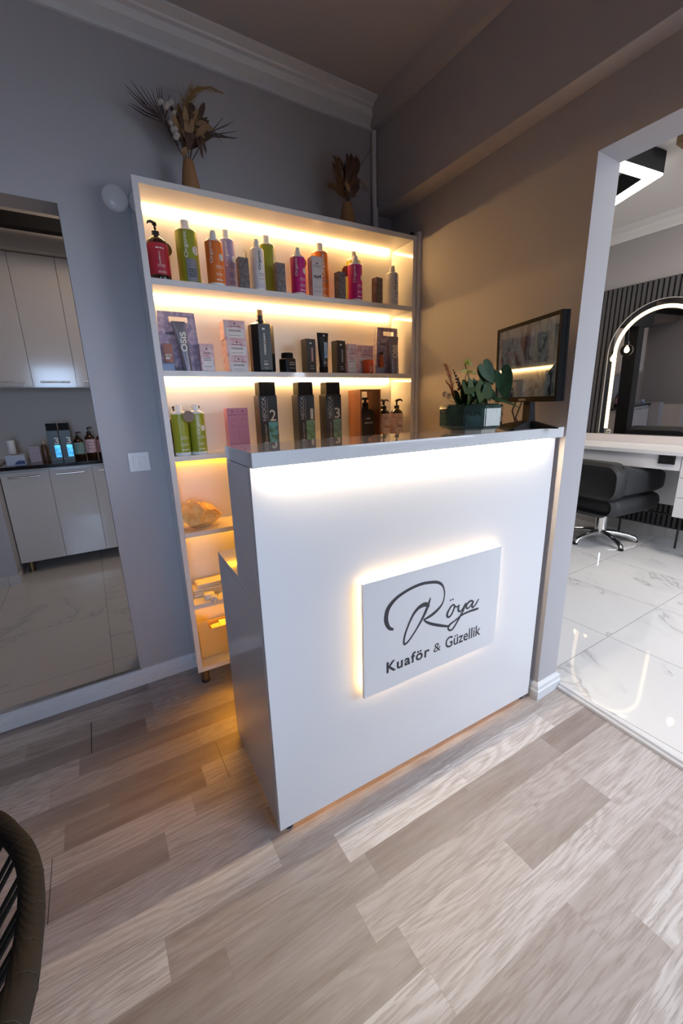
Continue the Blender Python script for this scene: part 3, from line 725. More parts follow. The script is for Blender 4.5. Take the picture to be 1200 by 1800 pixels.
# tall two-part black bottles with a big numeral
M_NEO = mat('black_gloss_bottle', (0.010, 0.010, 0.012), 0.30, spec=0.35)
M_FOIL = {'2': noise_mat('teal_foil_a', (0.05, 0.16, 0.12), (0.10, 0.42, 0.50), 30, 0.25), '1': noise_mat('green_foil', (0.06, 0.17, 0.09), (0.16, 0.36, 0.22), 40, 0.3), '3': noise_mat('sage_foil', (0.07, 0.15, 0.12), (0.16, 0.32, 0.25), 40, 0.3)}
def numeral_bottle(label, x, num, y=0.052):
    t = thing('treatment_bottle', label, 'bottle', at(3, x, y), BR, 'tall black numbered bottles on the third shelf')
    g = G()
    sq = lambda w, d, z: [(-w, -d, z), (w, -d, z), (w, d, z), (-w, d, z)]
    g.loft([sq(0.040, 0.034, 0), sq(0.0425, 0.036, 0.003), sq(0.0425, 0.036, 0.236), sq(0.0415, 0.035, 0.240)]); g.build('body', M_NEO, t)
    G().box(-0.036, 0.0385, -0.0345, 0.030, 0.240, 0.297, 0.0012, 1).build('cap', M_BLACKM, t)
    text('lettering', 'NEOCCA', mat('grey_ink2', (0.42, 0.42, 0.42), 0.5), t, -0.030, -0.012, 0.128, 0.232, -0.0367, True, 0.3)
    text('numeral', num, mat('pale_gold_ink', (0.62, 0.60, 0.55), 0.4), t, 0.020 if num == '1' else 0.004, 0.034, 0.126, 0.176, -0.0368, bold=0.4)
    box('foil_patch', M_FOIL[num], t, -0.004, 0.040, -0.0368, -0.0362, 0.010, 0.122)
    small_print(t, M_WTXT, 0.05, [(0.030, 0.002), (0.020, 0.002)], -0.030, -0.010, False, -0.0368)
    text('lettering', 'TREATMENT', mat('grey_ink2', (0.42, 0.42, 0.42), 0.5), t, -0.022, -0.014, 0.030, 0.112, -0.0368, True)
    text('lettering', 'PERFORMANCE', mat('grey_ink2', (0.42, 0.42, 0.42), 0.5), t, -0.007, -0.003, 0.130, 0.225, -0.0368, True)
    return t
numeral_bottle('tall black bottle marked with a large 2 on the third shelf', 0.448, '2')
numeral_bottle('tall black bottle marked with a large 1 on the third shelf', 0.637, '1')
numeral_bottle('tall black bottle marked with a large 3 on the third shelf', 0.785, '3')
# open wooden gift crate with black bottle
M_WOOD = wood_mat('chestnut_wood', (0.13, 0.045, 0.018), (0.24, 0.09, 0.035), 0.35)
t = thing('display_case', 'open-fronted chestnut wood case holding a black bottle on the third shelf', 'wooden case', at(3, 1.012, 0.090), BR)
box('side_board', M_WOOD, t, -0.063, -0.055, -0.062, 0.062, 0, 0.262, 0.0006, 1)
box('side_board', M_WOOD, t, 0.055, 0.063, -0.062, 0.062, 0, 0.262, 0.0006, 1)
box('top_board', M_WOOD, t, -0.055, 0.055, -0.062, 0.062, 0.254, 0.262)
box('base_board', M_WOOD, t, -0.055, 0.055, -0.062, 0.062, 0, 0.008)
box('cross_bar', M_WOOD, t, -0.055, 0.055, 0.030, 0.040, 0.150, 0.158)
t = thing('black_bottle', 'square black pump bottle inside the chestnut wood case', 'bottle', bw(1.006, 0.072, ZS[3] + 0.0081), BR)
g = G(); g.loft([octo(0.044, 0.026, 0.006, 0), octo(0.046, 0.028, 0.008, 0.004), octo(0.046, 0.028, 0.008, 0.130), octo(0.036, 0.022, 0.008, 0.150), octo(0.014, 0.014, 0.004, 0.156), octo(0.014, 0.014, 0.004, 0.168)]); g.build('body', M_NEO, t)
g = G(); g.lathe([(0.016, 0.166), (0.016, 0.188), (0.007, 0.190), (0.007, 0.202), (0.019, 0.204), (0.018, 0.212), (0.006, 0.214)], seg=18); g.build('pump', M_BLACKM, t, True)
text('lettering', 'PRIME', M_WTXT, t, -0.012, 0.012, 0.104, 0.110, -0.0286, bold=1)
text('lettering', 'nightcare', M_WTXT, t, -0.026, 0.026, 0.078, 0.090, -0.0286, slant=0.004)
# pink pump bottles
M_BLUSH = noise_mat('blush_label', (0.60, 0.40, 0.36), (0.74, 0.60, 0.58), 40, 0.45)
for i, (x, y, lb) in enumerate(((1.118, 0.060, 'blush labelled pump bottle nearest the wooden case'), (1.200, 0.055, 'blush labelled pump bottle closest to the bookcase side panel'), (1.163, 0.130, 'blush labelled pump bottle standing behind the two front ones'))):
    t = thing('pump_bottle', lb, 'bottle', at(3, x, y), BR, 'blush pump bottles on the third shelf')
    G().lathe([(0.032, 0), (0.034, 0.004), (0.034, 0.136), (0.030, 0.146), (0.018, 0.156), (0.014, 0.160)], seg=28).build('body', M_AMBER, t, True)
    G().lathe([(0.0346, 0.012), (0.0346, 0.136)], seg=36, a0=0, a1=2 * PI).build('label', M_BLUSH, t, True, fixn=False)
    small_print(t, M_INK, 0.0348, [(0.110, 0.003), (0.070, 0.0025), (0.064, 0.0025), (0.045, 0.002)], -0.016, 0.016)
    pump_head(t, M_BLACK, 0.156, 0.014, 0.056, 1 if i else -1, 0.036)

# ---------------------------------------------------------------- lower compartments
t = thing('salt_crystal', 'rough amber lit rock crystal lump on the fourth shelf', 'crystal', at(4, 0.118, 0.085), BR)
bm = bmesh.new(); bmesh.ops.create_icosphere(bm, subdivisions=4, radius=1)
rn = random.Random(3); seeds = [Vector((rn.uniform(-1, 1), rn.uniform(-1, 1), rn.uniform(-1, 1))).normalized() for _ in range(26)]
amp = [rn.uniform(0.86, 1.12) for _ in seeds]
for v in bm.verts:
    d = v.co.normalized(); k = max(range(26), key=lambda i: d.dot(seeds[i]))
    s = amp[k] / max(d.dot(seeds[k]), 0.6) * 0.86 + 0.02 * math.sin(d.x * 17) * math.cos(d.y * 23 + d.z * 13)
    v.co = Vector((d.x * 0.085 * s - 0.02 * d.z, d.y * 0.052 * s, d.z * 0.062 * s * (1 + 0.18 * d.x * -1)))
zmin = min(v.co.z for v in bm.verts)
for v in bm.verts: v.co.z = max(v.co.z - zmin - 0.006, 0)
me = bpy.data.meshes.new('rock'); bm.to_mesh(me); bm.free()
me.materials.append(noise_mat('crystal', (0.80, 0.46, 0.16), (0.92, 0.64, 0.28), 22, 0.35, bump=(40, 0.5)))
o = bpy.data.objects.new('rock', me); COL.objects.link(o); o.parent = t
M_CREAM = mat('cream_cloth', (0.80, 0.74, 0.66), 0.8, bump=(300, 0.3))
# folded towels and cable with plug on the fifth shelf
def folded(name, label, cat, x, y, z, w, d, h, layers, m, rot=0, shelf=5):
    g = G()
    for k in range(layers):
        zz = h / layers
        hw = w / 2 * (1 - 0.03 * (k % 2))
        g.box(-hw, hw, -d / 2, d / 2 - 0.004 * k, k * zz, (k + 1) * zz - 0.0015, zz * 0.40, 3)
    o = g.build(name, m, None, True); o.location = bw(x, y, ZS[shelf] + z); o.rotation_euler = (0, 0, BR + rot)
    return tag(o, label, cat)
folded('folded_towel', 'folded cream towel lying flat at the back of the fifth shelf', 'towel', 0.150, 0.125, 0, 0.230, 0.085, 0.040, 3, M_CREAM)
folded('folded_towel', 'smaller cream cloth folded on top of the cream towel, fifth shelf', 'towel', 0.155, 0.125, 0.0395, 0.205, 0.075, 0.022, 2, M_CREAM, 0.05)
t = thing('power_adapter', 'white plug and cable lying at the front of the fifth shelf', 'power adapter', at(5, 0.105, 0.030), BR)
G().box(-0.030, 0.020, -0.005, 0.035, 0, 0.026, 0.006, 3).build('adapter_body', M_WHITEP, t, True)
G().tube([(0.02, 0.01, 0.012), (0.035, -0.004, 0.016), (0.05, 0.004, 0.03), (0.09, 0.012, 0.022), (0.13, 0.0, 0.003), (0.17, 0.014, 0.003)], 0.0025, 8).build('cable', M_WHITEP, t, True)
o = G().lathe([(0.015, 0), (0.018, 0.004), (0.018, 0.020), (0.012, 0.028), (0.005, 0.030), (0.004, 0.045)], seg=18).build('plug', M_WHITEP, t, True)
o.rotation_euler = (PI / 2 + 0.4, 0.5, 0); o.location = (0.010, -0.020, 0.018)
# cardboard box with papers at the bottom
t = thing('storage_box', 'open yellow cardboard box in the bottom bookcase compartment', 'box', bw(0.150, 0.120, ZB + TH), BR)
M_YEL = mat('yellow_card', (0.80, 0.56, 0.20), 0.6)
g = G(); x0, x1, y0, y1, hh = -0.118, 0.14, -0.045, 0.045, 0.150
g.box(x0, x1, y0, y0 + .003, 0, hh); g.box(x0, x1, y1 - .003, y1, 0, hh); g.box(x0, x0 + .003, y0, y1, 0, hh); g.box(x1 - .003, x1, y0, y1, 0, hh); g.box(x0, x1, y0, y1, 0, .003)
g.build('box_body', M_YEL, t)
g = G(); g.loft([[(x0, y0 - 0.002, hh), (x0 + 0.055, y0 - 0.002, hh), (x0 + 0.055, y0 - 0.0005, hh), (x0, y0 - 0.0005, hh)], [(x0 - 0.004, y0 + 0.004, hh + 0.050), (x0 + 0.05, y0 + 0.008, hh + 0.046), (x0 + 0.05, y0 + 0.0095, hh + 0.046), (x0 - 0.004, y0 + 0.0055, hh + 0.050)]]); g.build('flap', M_YEL, t)
for k, (x, a) in enumerate(((0.0, 0.25), (0.04, -0.2), (0.085, 0.15))):
    p = G().box(-0.045, 0.045, -0.034, 0.034, 0, 0.010, 0.002).build('paper_bundle', M_CREAM, None)
    p.location = bw(0.150 + x, 0.120, ZB + TH + hh - 0.028 + 0.011 * k); p.rotation_euler = (0, 0.05 * (k - 1), BR + a * .3)
    tag(p, ['cream paper bundle lowest in the yellow box', 'cream paper bundle in the middle of the pile in the yellow box', 'cream paper bundle topmost in the yellow box'][k], 'paper bundle', 'paper bundles in the yellow box')

# ---------------------------------------------------------------- dried bouquets in cone vases on the bookcase
M_KRAFT = wood_mat('tan_vase', (0.34, 0.17, 0.07), (0.42, 0.22, 0.10), 0.6)
M_STRAW = mat('straw_plume', (0.34, 0.21, 0.08), 0.9)
M_DKLEAF = mat('dried_brown_leaf', (0.085, 0.045, 0.028), 0.7)
M_TANLEAF = mat('tan_leaf', (0.30, 0.18, 0.09), 0.7)
M_COTTON = mat('cotton_fibre', (0.55, 0.50, 0.46), 0.95, bump=(90, 0.8))
M_PALM = mat('dusky_palm', (0.10, 0.065, 0.06), 0.7)
def leaf_mesh(g, p0, p1, w, bend=0.15, up=Vector((0, -1, 0)), n=7, tip=0.9, cup=0.2):
    """pointed leaf from p0 to p1; a curved, slightly cupped blade with thickness"""
    p0, p1 = Vector(p0), Vector(p1); d = p1 - p0; L = d.length; dn = d.normalized()
    side = dn.cross(up)
    side = side.normalized() if side.length > 1e-3 else Vector((1, 0, 0))
    nrm = side.cross(dn).normalized()
    top, bot = [], []
    for i in range(n + 1):
        f = i / n; ww = w * math.sin(PI * min(max(f * tip + 0.04, 0), 1)) ** 0.8 if i < n else 0.0008
        c = p0 + d * f + nrm * (bend * L * math.sin(PI * f))
        row = [c - side * ww + nrm * cup * ww, c, c + side * ww + nrm * cup * ww]
        top.append([g.bm.verts.new(q + nrm * 0.0005) for q in row]); bot.append([g.bm.verts.new(q - nrm * 0.0005) for q in row])
    for i in range(n):
        for j in range(2):
            g.bm.faces.new((top[i][j], top[i][j + 1], top[i + 1][j + 1], top[i + 1][j]))
            g.bm.faces.new((bot[i][j], bot[i + 1][j], bot[i + 1][j + 1], bot[i][j + 1]))
        g.bm.faces.new((top[i][0], top[i + 1][0], bot[i + 1][0], bot[i][0]))
        g.bm.faces.new((top[i][2], bot[i][2], bot[i + 1][2], top[i + 1][2]))
def plume(g, path, r, n, rn, dens=1.0, tw=0.0009, droop=0.0):
    """feathery spike: many fine hairs leaving a curved stem"""
    P = [Vector(p) for p in path]
    g.tube(P, [0.0022] * (len(P) - 1) + [0.0008], 5)
    for i in range(n):
        f = rn.random(); k = min(int(f * (len(P) - 1)), len(P) - 2); q = f * (len(P) - 1) - k
        c = P[k].lerp(P[k + 1], q); t = (P[k + 1] - P[k]).normalized()
        rad = r * math.sin(PI * (0.12 + 0.86 * f)) * rn.uniform(0.5, 1.1)
        a = rn.uniform(0, 2 * PI); s = Vector((math.cos(a), math.sin(a) * 0.7, rn.uniform(-0.5, 0.5)))
        e = c + t * rad * rn.uniform(0.8, 1.9) + s * rad + Vector((0, 0, -droop * rad))
        g.tube([c, c.lerp(e, 0.5) + s * rad * 0.15, e], [tw, tw * 0.8, tw * 0.3], 3, cap=False)
def vase_at(label, x, y, h=0.118, rb=0.037, rt=0.018):
    t = thing('cone_vase', label, 'vase', bw(x, y, ZT), BR, 'tan cone vases on top of the bookcase')
    G().lathe([(rb, 0), (rb + 0.001, 0.003), (rb * 0.96, h * 0.2), (rb * 0.72, h * 0.65), (rt, h), (rt - 0.003, h), (rt - 0.004, h * 0.8), (0.003, h * 0.7)], seg=28).build('vase_body', M_KRAFT, t, True)
    return t
rn = random.Random(11)
vase_at('tan cone vase holding the large bouquet, on the bookcase above the left bottles', 0.222, 0.090, 0.125, 0.038, 0.019)
t = thing('dried_bouquet', 'large dried bouquet with cotton, pampas and palm fronds on the bookcase', 'dried flowers', bw(0, 0, 0), BR)
def bp(x, z, y=0.09): return (x, y, z)
root = (0.222, 0.09, 2.200)
g = G()
for e in ((0.165, 2.305), (0.181, 2.38), (0.234, 2.34), (0.262, 2.34), (0.29, 2.315), (0.205, 2.30), (0.25, 2.31)):
    g.tube([root, bp((root[0] + e[0]) / 2 * 1.0 + (e[0] - root[0]) * 0.05, (root[2] + e[1]) / 2), bp(*e)], 0.0018, 6)
g.build('stems', M_DKLEAF, t)
g = G()
for e in ((0.030, 2.402), (0.033, 2.388), (0.050, 2.410), (0.063, 2.405), (0.078, 2.400), (0.095, 2.396), (0.034, 2.352), (0.113, 2.398), (0.132, 2.412), (0.143, 2.425), (0.153, 2.432), (0.181, 2.420), (0.045, 2.37)):
    yy = 0.09 + rn.uniform(-0.03, 0.03)
    m1 = bp(0.150 + rn.uniform(-.006, .006), 2.325 + rn.uniform(-.006, .006))
    m2 = ((m1[0] * 0.45 + e[0] * 0.55), (0.09 + yy) / 2, m1[2] * 0.45 + e[1] * 0.55 - 0.006)
    g.tube([bp(0.190, 2.262), m1, m2, (e[0], yy, e[1])], [0.003, 0.003, 0.0026, 0.0006], 5)
g.build('palm_frond', M_PALM, t)
g = G()
for e in ((0.426, 2.364), (0.417, 2.325), (0.401, 2.313), (0.412, 2.384), (0.369, 2.386), (0.43, 2.345), (0.385, 2.36), (0.36, 2.30)):
    yy = 0.09 + rn.uniform(-0.04, 0.02)
    g.tube([bp(0.262, 2.300), bp(0.325, 2.330 + rn.uniform(-.01, .01)), (e[0], yy, e[1])], [0.003, 0.0024, 0.0006], 5)
g.build('palm_frond', M_PALM, t)
for k, (x, z, r) in enumerate(((0.143, 2.378, .012), (0.160, 2.368, .013), (0.178, 2.384, .012), (0.182, 2.348, .014), (0.176, 2.326, .014), (0.181, 2.302, .014), (0.186, 2.283, .012))):
    g = G()
    for q in range(4):
        a = q * PI / 2 + k; bm2 = g.bm
        ret = bmesh.ops.create_icosphere(bm2, subdivisions=2, radius=r * 0.72)
        for v in ret['verts']: v.co += Vector((x + r * .42 * math.cos(a), 0.078 + r * .3 * math.sin(a), z + r * .4 * math.sin(a * 1.3)))
    g.build('cotton_boll', M_COTTON, t, True)
g = G()
plume(g, [(0.228, 0.09, 2.26), (0.236, 0.09, 2.34), (0.240, 0.09, 2.40), (0.262, 0.088, 2.446), (0.300, 0.085, 2.466)], 0.034, 420, rn, droop=0.2)
g.build('pampas_plume', M_STRAW, t)
g = G()
plume(g, [(0.250, 0.09, 2.42), (0.285, 0.09, 2.462), (0.330, 0.085, 2.476), (0.378, 0.08, 2.468)], 0.020, 120, rn, tw=0.0006, droop=0.5)
g.build('pampas_plume', M_STRAW, t)
g = G()
plume(g, [(0.220, 0.09, 2.25), (0.212, 0.09, 2.33), (0.206, 0.092, 2.395)], 0.030, 300, rn)
g.build('pampas_plume', mat('gold_plume', (0.27, 0.15, 0.045), 0.9), t)
rb = random.Random(21)
for k in range(26):
    a = (0.222 + rb.uniform(-.012, .022), 2.235 + rb.uniform(0, .06)); an = rb.uniform(-0.55, 0.95); L = rb.uniform(.05, .10)
    g = G(); leaf_mesh(g, (a[0] + math.sin(an) * .03, 0.09 + rb.uniform(-.02, .02), a[1] + .03), (a[0] + math.sin(an) * (L + .03), 0.09 + rb.uniform(-.045, .03), a[1] + math.cos(an) * L + .03), rb.uniform(.007, .012), rb.uniform(-.1, .3))
    g.build('dried_leaf', (M_DKLEAF, M_TANLEAF, M_DKLEAF)[k % 3], t, True)
g = G(); plume(g, [(0.225, 0.09, 2.25), (0.245, 0.085, 2.32), (0.262, 0.08, 2.37)], 0.030, 260, rn); g.build('pampas_plume', M_STRAW, t)
for k, (a, b2, wd, m) in enumerate((((0.268, 2.345), (0.300, 2.412), .010, M_DKLEAF), ((0.262, 2.335), (0.328, 2.335), .011, M_TANLEAF), ((0.255, 2.33), (0.305, 2.352), .010, M_TANLEAF), ((0.25, 2.325), (0.312, 2.322), .009, M_DKLEAF), ((0.235, 2.335), (0.262, 2.352), .008, M_TANLEAF), ((0.242, 2.322), (0.29, 2.30), .009, M_TANLEAF), ((0.225, 2.26), (0.206, 2.335), .012, M_TANLEAF), ((0.228, 2.25), (0.250, 2.325), .012, M_DKLEAF), ((0.222, 2.25), (0.225, 2.32), .011, M_DKLEAF), ((0.262, 2.31), (0.290, 2.250), .007, M_DKLEAF), ((0.252, 2.30), (0.275, 2.232), .007, M_DKLEAF), ((0.215, 2.25), (0.20, 2.222), .010, M_TANLEAF), ((0.232, 2.28), (0.258, 2.30), .010, M_DKLEAF), ((0.243, 2.34), (0.252, 2.40), .012, M_DKLEAF), ((0.21, 2.30), (0.196, 2.36), .009, M_DKLEAF))):
    g = G(); leaf_mesh(g, (a[0], 0.085 - 0.002 * k, a[1]), (b2[0], 0.070 + 0.003 * (k % 4), b2[1]), wd); g.build('dried_leaf', m, t, True)

vase_at('tan cone vase holding the small bouquet, on the bookcase near the wall corner', 0.930, 0.090, 0.112, 0.040, 0.020)
t = thing('dried_bouquet', 'small dark dried bouquet with one bent twig on the bookcase near the corner', 'dried flowers', bw(0, 0, 0), BR)
g = G()
for e in ((0.922, 2.37), (0.945, 2.38), (0.98, 2.37), (0.99, 2.31), (0.88, 2.34)):
    g.tube([(0.930, 0.09, 2.195), ((0.930 + e[0]) / 2, 0.09, 2.29), (e[0], 0.09, e[1])], 0.0018, 6)
g.build('stems', M_DKLEAF, t)
G().tube([(0.940, 0.09, 2.21), (0.985, 0.09, 2.345), (1.022, 0.09, 2.392), (1.045, 0.088, 2.425), (1.077, 0.085, 2.449)], [.0016, .0014, .0012, .001, .0006], 6).build('twig', M_PALM, t)
for k, (a, b2, wd) in enumerate((((0.925, 2.30), (0.922, 2.392), .012), ((0.935, 2.31), (0.947, 2.400), .013), ((0.962, 2.30), (0.985, 2.392), .013), ((0.93, 2.26), (0.915, 2.345), .013), ((0.945, 2.25), (0.965, 2.34), .014), ((0.935, 2.23), (0.935, 2.32), .016), ((0.93, 2.23), (0.905, 2.29), .012), ((0.945, 2.23), (0.985, 2.29), .012), ((0.95, 2.26), (0.99, 2.31), .010), ((0.93, 2.22), (0.90, 2.245), .010), ((0.94, 2.22), (0.962, 2.25), .010))):
    g = G(); leaf_mesh(g, (a[0], 0.088 - 0.002 * k, a[1]), (b2[0], 0.072 + 0.004 * (k % 3), b2[1]), wd); g.build('dried_leaf', M_DKLEAF if k != 6 else M_TANLEAF, t, True)
for k in range(22):
    a = (0.932 + rb.uniform(-.012, .016), 2.225 + rb.uniform(0, .09)); an = rb.uniform(-0.8, 0.8); L = rb.uniform(.045, .085)
    g = G(); leaf_mesh(g, (a[0] + math.sin(an) * .02, 0.09 + rb.uniform(-.02, .02), a[1] + .015), (a[0] + math.sin(an) * (L + .01), 0.09 + rb.uniform(-.045, .03), a[1] + math.cos(an) * L + .015), rb.uniform(.007, .012), rb.uniform(-.1, .3))
    g.build('dried_leaf', M_DKLEAF, t, True)
for path, m in (([(0.91, 0.09, 2.22), (0.885, 0.09, 2.32), (0.882, 0.09, 2.37)], M_TANLEAF), ([(0.925, 0.09, 2.22), (0.895, 0.09, 2.29), (0.880, 0.09, 2.345)], M_TANLEAF), ([(0.922, 0.09, 2.22), (0.875, 0.09, 2.25), (0.846, 0.09, 2.262)], M_TANLEAF)):
    g = G(); plume(g, path, 0.030, 260, rn); g.build('dried_plume', m, t)
g = G()
for k in range(9):
    a = 0.995 + rn.uniform(0, 0.035); g.tube([(0.955, 0.09, 2.28), (0.99, 0.085, 2.315), (a, 0.08, 2.29), (a + 0.006, 0.075, 2.255 + rn.uniform(0, .02))], 0.0008, 4)
g.build('curled_grass', M_TANLEAF, t)

# ================================================================== RECEPTION COUNTER
CO, CR_ = Vector((0.313, 0.936, 0)), -0.0307
def cw(x, y, z=0.0):
    c, s = math.cos(CR_), math.sin(CR_)
    return (CO.x + x * c - y * s, CO.y + x * s + y * c, z)
CWD = 1.186
ct = thing('reception_counter', 'white gloss reception counter with warm light under its worktop edge', 'reception counter', CO, CR_)
box('front_panel', M_LAMF, ct, 0.0, CWD, 0, 0.018, 0.020, 1.157, 0.0008, 1)
box('worktop', M_TOP, ct, 0.0, CWD + 0.012, -0.022, 0.218, 1.158, 1.195, 0.0012, 1)
box('side_panel', M_LAM, ct, 0.0, 0.018, 0.0185, 0.213, 0.800, 1.157, 0.0005, 1)
box('side_panel', M_LAM, ct, 0.0, 0.018, 0.0185, 0.470, 0.015, 0.778, 0.0005, 1)
box('side_panel', M_LAM, ct, CWD - 0.018, CWD, 0.0185, 0.213, 0.800, 1.157, 0.0005, 1)
box('side_panel', M_LAM, ct, CWD - 0.018, CWD, 0.0185, 0.470, 0.015, 0.778, 0.0005, 1)
box('desktop', M_LAM, ct, 0.0, CWD, 0.0185, 0.470, 0.779, 0.799, 0.0005, 1)
box('inner_shelf', M_LAM, ct, 0.018, CWD - 0.018, 0.0185, 0.205, 0.965, 0.983)
box('led_strip', M_LEDT, ct, 0.030, CWD - 0.050, -0.0085, -0.0015, 1.1535, 1.1575)
for x, y in ((0.022, 0.40), (CWD - 0.03, 0.40), (0.035, 0.022), (CWD - 0.03, 0.022)):
    G().lathe([(0.014, 0), (0.015, 0.003), (0.013, 0.010), (0.006, 0.012), (0.006, 0.02)], x, y, 16).build('foot', M_BLACK, ct, True)

# illuminated sign board
sg = thing('lit_sign', 'white rectangular sign with dark script lettering and warm halo light on the counter front', 'sign', CO, CR_)
SX0, SX1, SZ0, SZ1 = 0.292, 0.884, 0.403, 0.794
box('sign_board', M_LAMF, sg, SX0, SX1, -0.036, -0.026, SZ0, SZ1, 0.0008, 1)
for a in ((SX0 + .014, SX1 - .014, SZ1 - .020, SZ1 - .012), (SX0 + .014, SX1 - .014, SZ0 + .012, SZ0 + .020), (SX0 + .012, SX0 + .020, SZ0 + .022, SZ1 - .022), (SX1 - .020, SX1 - .012, SZ0 + .022, SZ1 - .022)):
    box('led_strip', M_LEDS, sg, a[0], a[1], -0.0255, -0.018, a[2], a[3])
for x in (SX0 + .08, SX1 - .08):
    for z in (SZ0 + .08, SZ1 - .08):
        box('spacer', M_WHITEP, sg, x - .012, x + .012, -0.026, -0.0005, z - .012, z + .012)
YS = -0.0364
text('lettering', 'Kuaför', M_INK, sg, 0.377, 0.556, 0.463, 0.504, YS, bold=1.25, sp=1.14)
text('lettering', '&', M_INK, sg, 0.574, 0.607, 0.468, 0.501, YS, bold=0)
text('lettering', 'Güzellik', M_INK, sg, 0.628, 0.801, 0.464, 0.508, YS, bold=0.6)
# hand-written name: tapered pen strokes given as (x, z, half width) on the board
STROKES = [[(0.4033, 0.6133, 0.0031), (0.3892, 0.6216, 0.0042), (0.3805, 0.6349, 0.0052), (0.3753, 0.6522, 0.0059), (0.3758, 0.6702, 0.0059), (0.3815, 0.6891, 0.0059), (0.3945, 0.7048, 0.0052), (0.4175, 0.7199, 0.0042), (0.448, 0.7306, 0.0038), (0.481, 0.7375, 0.0038), (0.5148, 0.7402, 0.0038), (0.5465, 0.7369, 0.0038), (0.5758, 0.7306, 0.0038), (0.5961, 0.7195, 0.0035), (0.6083, 0.7033, 0.0024), (0.6141, 0.6825, 0.0021), (0.6125, 0.6607, 0.0021), (0.6046, 0.6434, 0.0028), (0.589, 0.63, 0.0038), (0.5675, 0.619, 0.0042), (0.5447, 0.6125, 0.0035), (0.5254, 0.6101, 0.0017)], [(0.5254, 0.6101, 0.0014), (0.5361, 0.5996, 0.0028), (0.5522, 0.5883, 0.0035), (0.576, 0.5758, 0.0038), (0.6037, 0.5635, 0.0038), (0.6285, 0.5533, 0.0031), (0.6471, 0.5474, 0.0017)], [(0.5525, 0.6817, 0.0017), (0.5478, 0.6677, 0.0031), (0.5371, 0.6435, 0.0042), (0.5219, 0.6178, 0.0035), (0.5035, 0.5931, 0.0028), (0.4851, 0.5714, 0.0024), (0.4685, 0.5547, 0.0024), (0.4562, 0.5467, 0.0028), (0.4464, 0.5445, 0.0028)], [(0.4464, 0.5445, 0.0028), (0.4455, 0.5597, 0.0028), (0.4506, 0.5828, 0.0028), (0.4612, 0.6066, 0.0028), (0.4731, 0.6289, 0.0031), (0.4863, 0.6465, 0.0038), (0.5016, 0.6582, 0.0045), (0.5172, 0.6634, 0.0056), (0.53, 0.6636, 0.0059), (0.5417, 0.6586, 0.0049), (0.5479, 0.6497, 0.0021)], [(0.658, 0.627, 0.0021), (0.647, 0.6227, 0.0028), (0.6372, 0.6113, 0.0031), (0.6308, 0.6, 0.0035), (0.6314, 0.5901, 0.0031), (0.6394, 0.5848, 0.0028), (0.6489, 0.59, 0.0028), (0.6573, 0.6025, 0.0028), (0.6629, 0.6153, 0.0028), (0.661, 0.6245, 0.0024), (0.6559, 0.6271, 0.0021)], [(0.6611, 0.6227, 0.0017), (0.6708, 0.6147, 0.0021), (0.6801, 0.6144, 0.0017)], [(0.6848, 0.6188, 0.0028), (0.6813, 0.6071, 0.0035), (0.6843, 0.5945, 0.0031), (0.6939, 0.5917, 0.0024), (0.7043, 0.5992, 0.0024), (0.7144, 0.6121, 0.0028)], [(0.7177, 0.6164, 0.0028), (0.7102, 0.5987, 0.0031), (0.6997, 0.5812, 0.0031), (0.685, 0.5621, 0.0031), (0.6716, 0.5444, 0.0028), (0.6594, 0.5329, 0.0028), (0.6481, 0.5312, 0.0028), (0.6392, 0.5382, 0.0028), (0.6379, 0.5486, 0.0028), (0.646, 0.5548, 0.0028), (0.667, 0.5617, 0.0024), (0.6881, 0.57, 0.0024), (0.706, 0.5752, 0.0028), (0.7354, 0.5777, 0.0031), (0.7619, 0.577, 0.0035), (0.7827, 0.5758, 0.0028)], [(0.7521, 0.6138, 0.0024), (0.7398, 0.6178, 0.0028), (0.7276, 0.613, 0.0031), (0.7201, 0.6034, 0.0031), (0.7223, 0.5946, 0.0028), (0.7313, 0.5925, 0.0024), (0.7413, 0.5985, 0.0024), (0.7524, 0.6101, 0.0028)], [(0.7552, 0.6129, 0.0028), (0.7488, 0.5993, 0.0031), (0.7511, 0.5892, 0.0028), (0.7607, 0.5917, 0.0024), (0.7713, 0.6018, 0.0024), (0.7809, 0.6146, 0.0017)]]
DOTS = [(0.6435, 0.647), (0.6539, 0.6475)]
def catmull(P, n=6):
    out = []
    for i in range(len(P) - 1):
        p0, p1, p2, p3 = P[max(i - 1, 0)], P[i], P[i + 1], P[min(i + 2, len(P) - 1)]
        for k in range(n):
            t = k / n
            out.append(tuple(0.5 * (2 * p1[j] + (p2[j] - p0[j]) * t + (2 * p0[j] - 5 * p1[j] + 4 * p2[j] - p3[j]) * t * t + (3 * p1[j] - p0[j] - 3 * p2[j] + p3[j]) * t ** 3) for j in range(len(p1))))
    out.append(tuple(P[-1]))
    return out
g = G()
for si, st in enumerate(STROKES):
    P = catmull(st); L = []; Rr = []; yy = YS - 0.00003 * si
    for i, (x, z, hw) in enumerate(P):
        a = P[max(i - 1, 0)]; b = P[min(i + 1, len(P) - 1)]
        tx, tz2 = b[0] - a[0], b[1] - a[1]; ln = math.hypot(tx, tz2) or 1
        nx, nz = -tz2 / ln, tx / ln; hw = max(hw * 1.35, 0.0009)
        L.append(g.bm.verts.new((x + nx * hw, yy, z + nz * hw))); Rr.append(g.bm.verts.new((x - nx * hw, yy, z - nz * hw)))
    for i in range(len(P) - 1): g.bm.faces.new((L[i], L[i + 1], Rr[i + 1], Rr[i]))
for x, z in DOTS:
    g.bm.faces.new([g.bm.verts.new((x + 0.0034 * math.cos(2 * PI * k / 12), YS, z + 0.0034 * math.sin(2 * PI * k / 12))) for k in range(12)])
g.build('script_lettering', M_INK, sg, fixn=False)

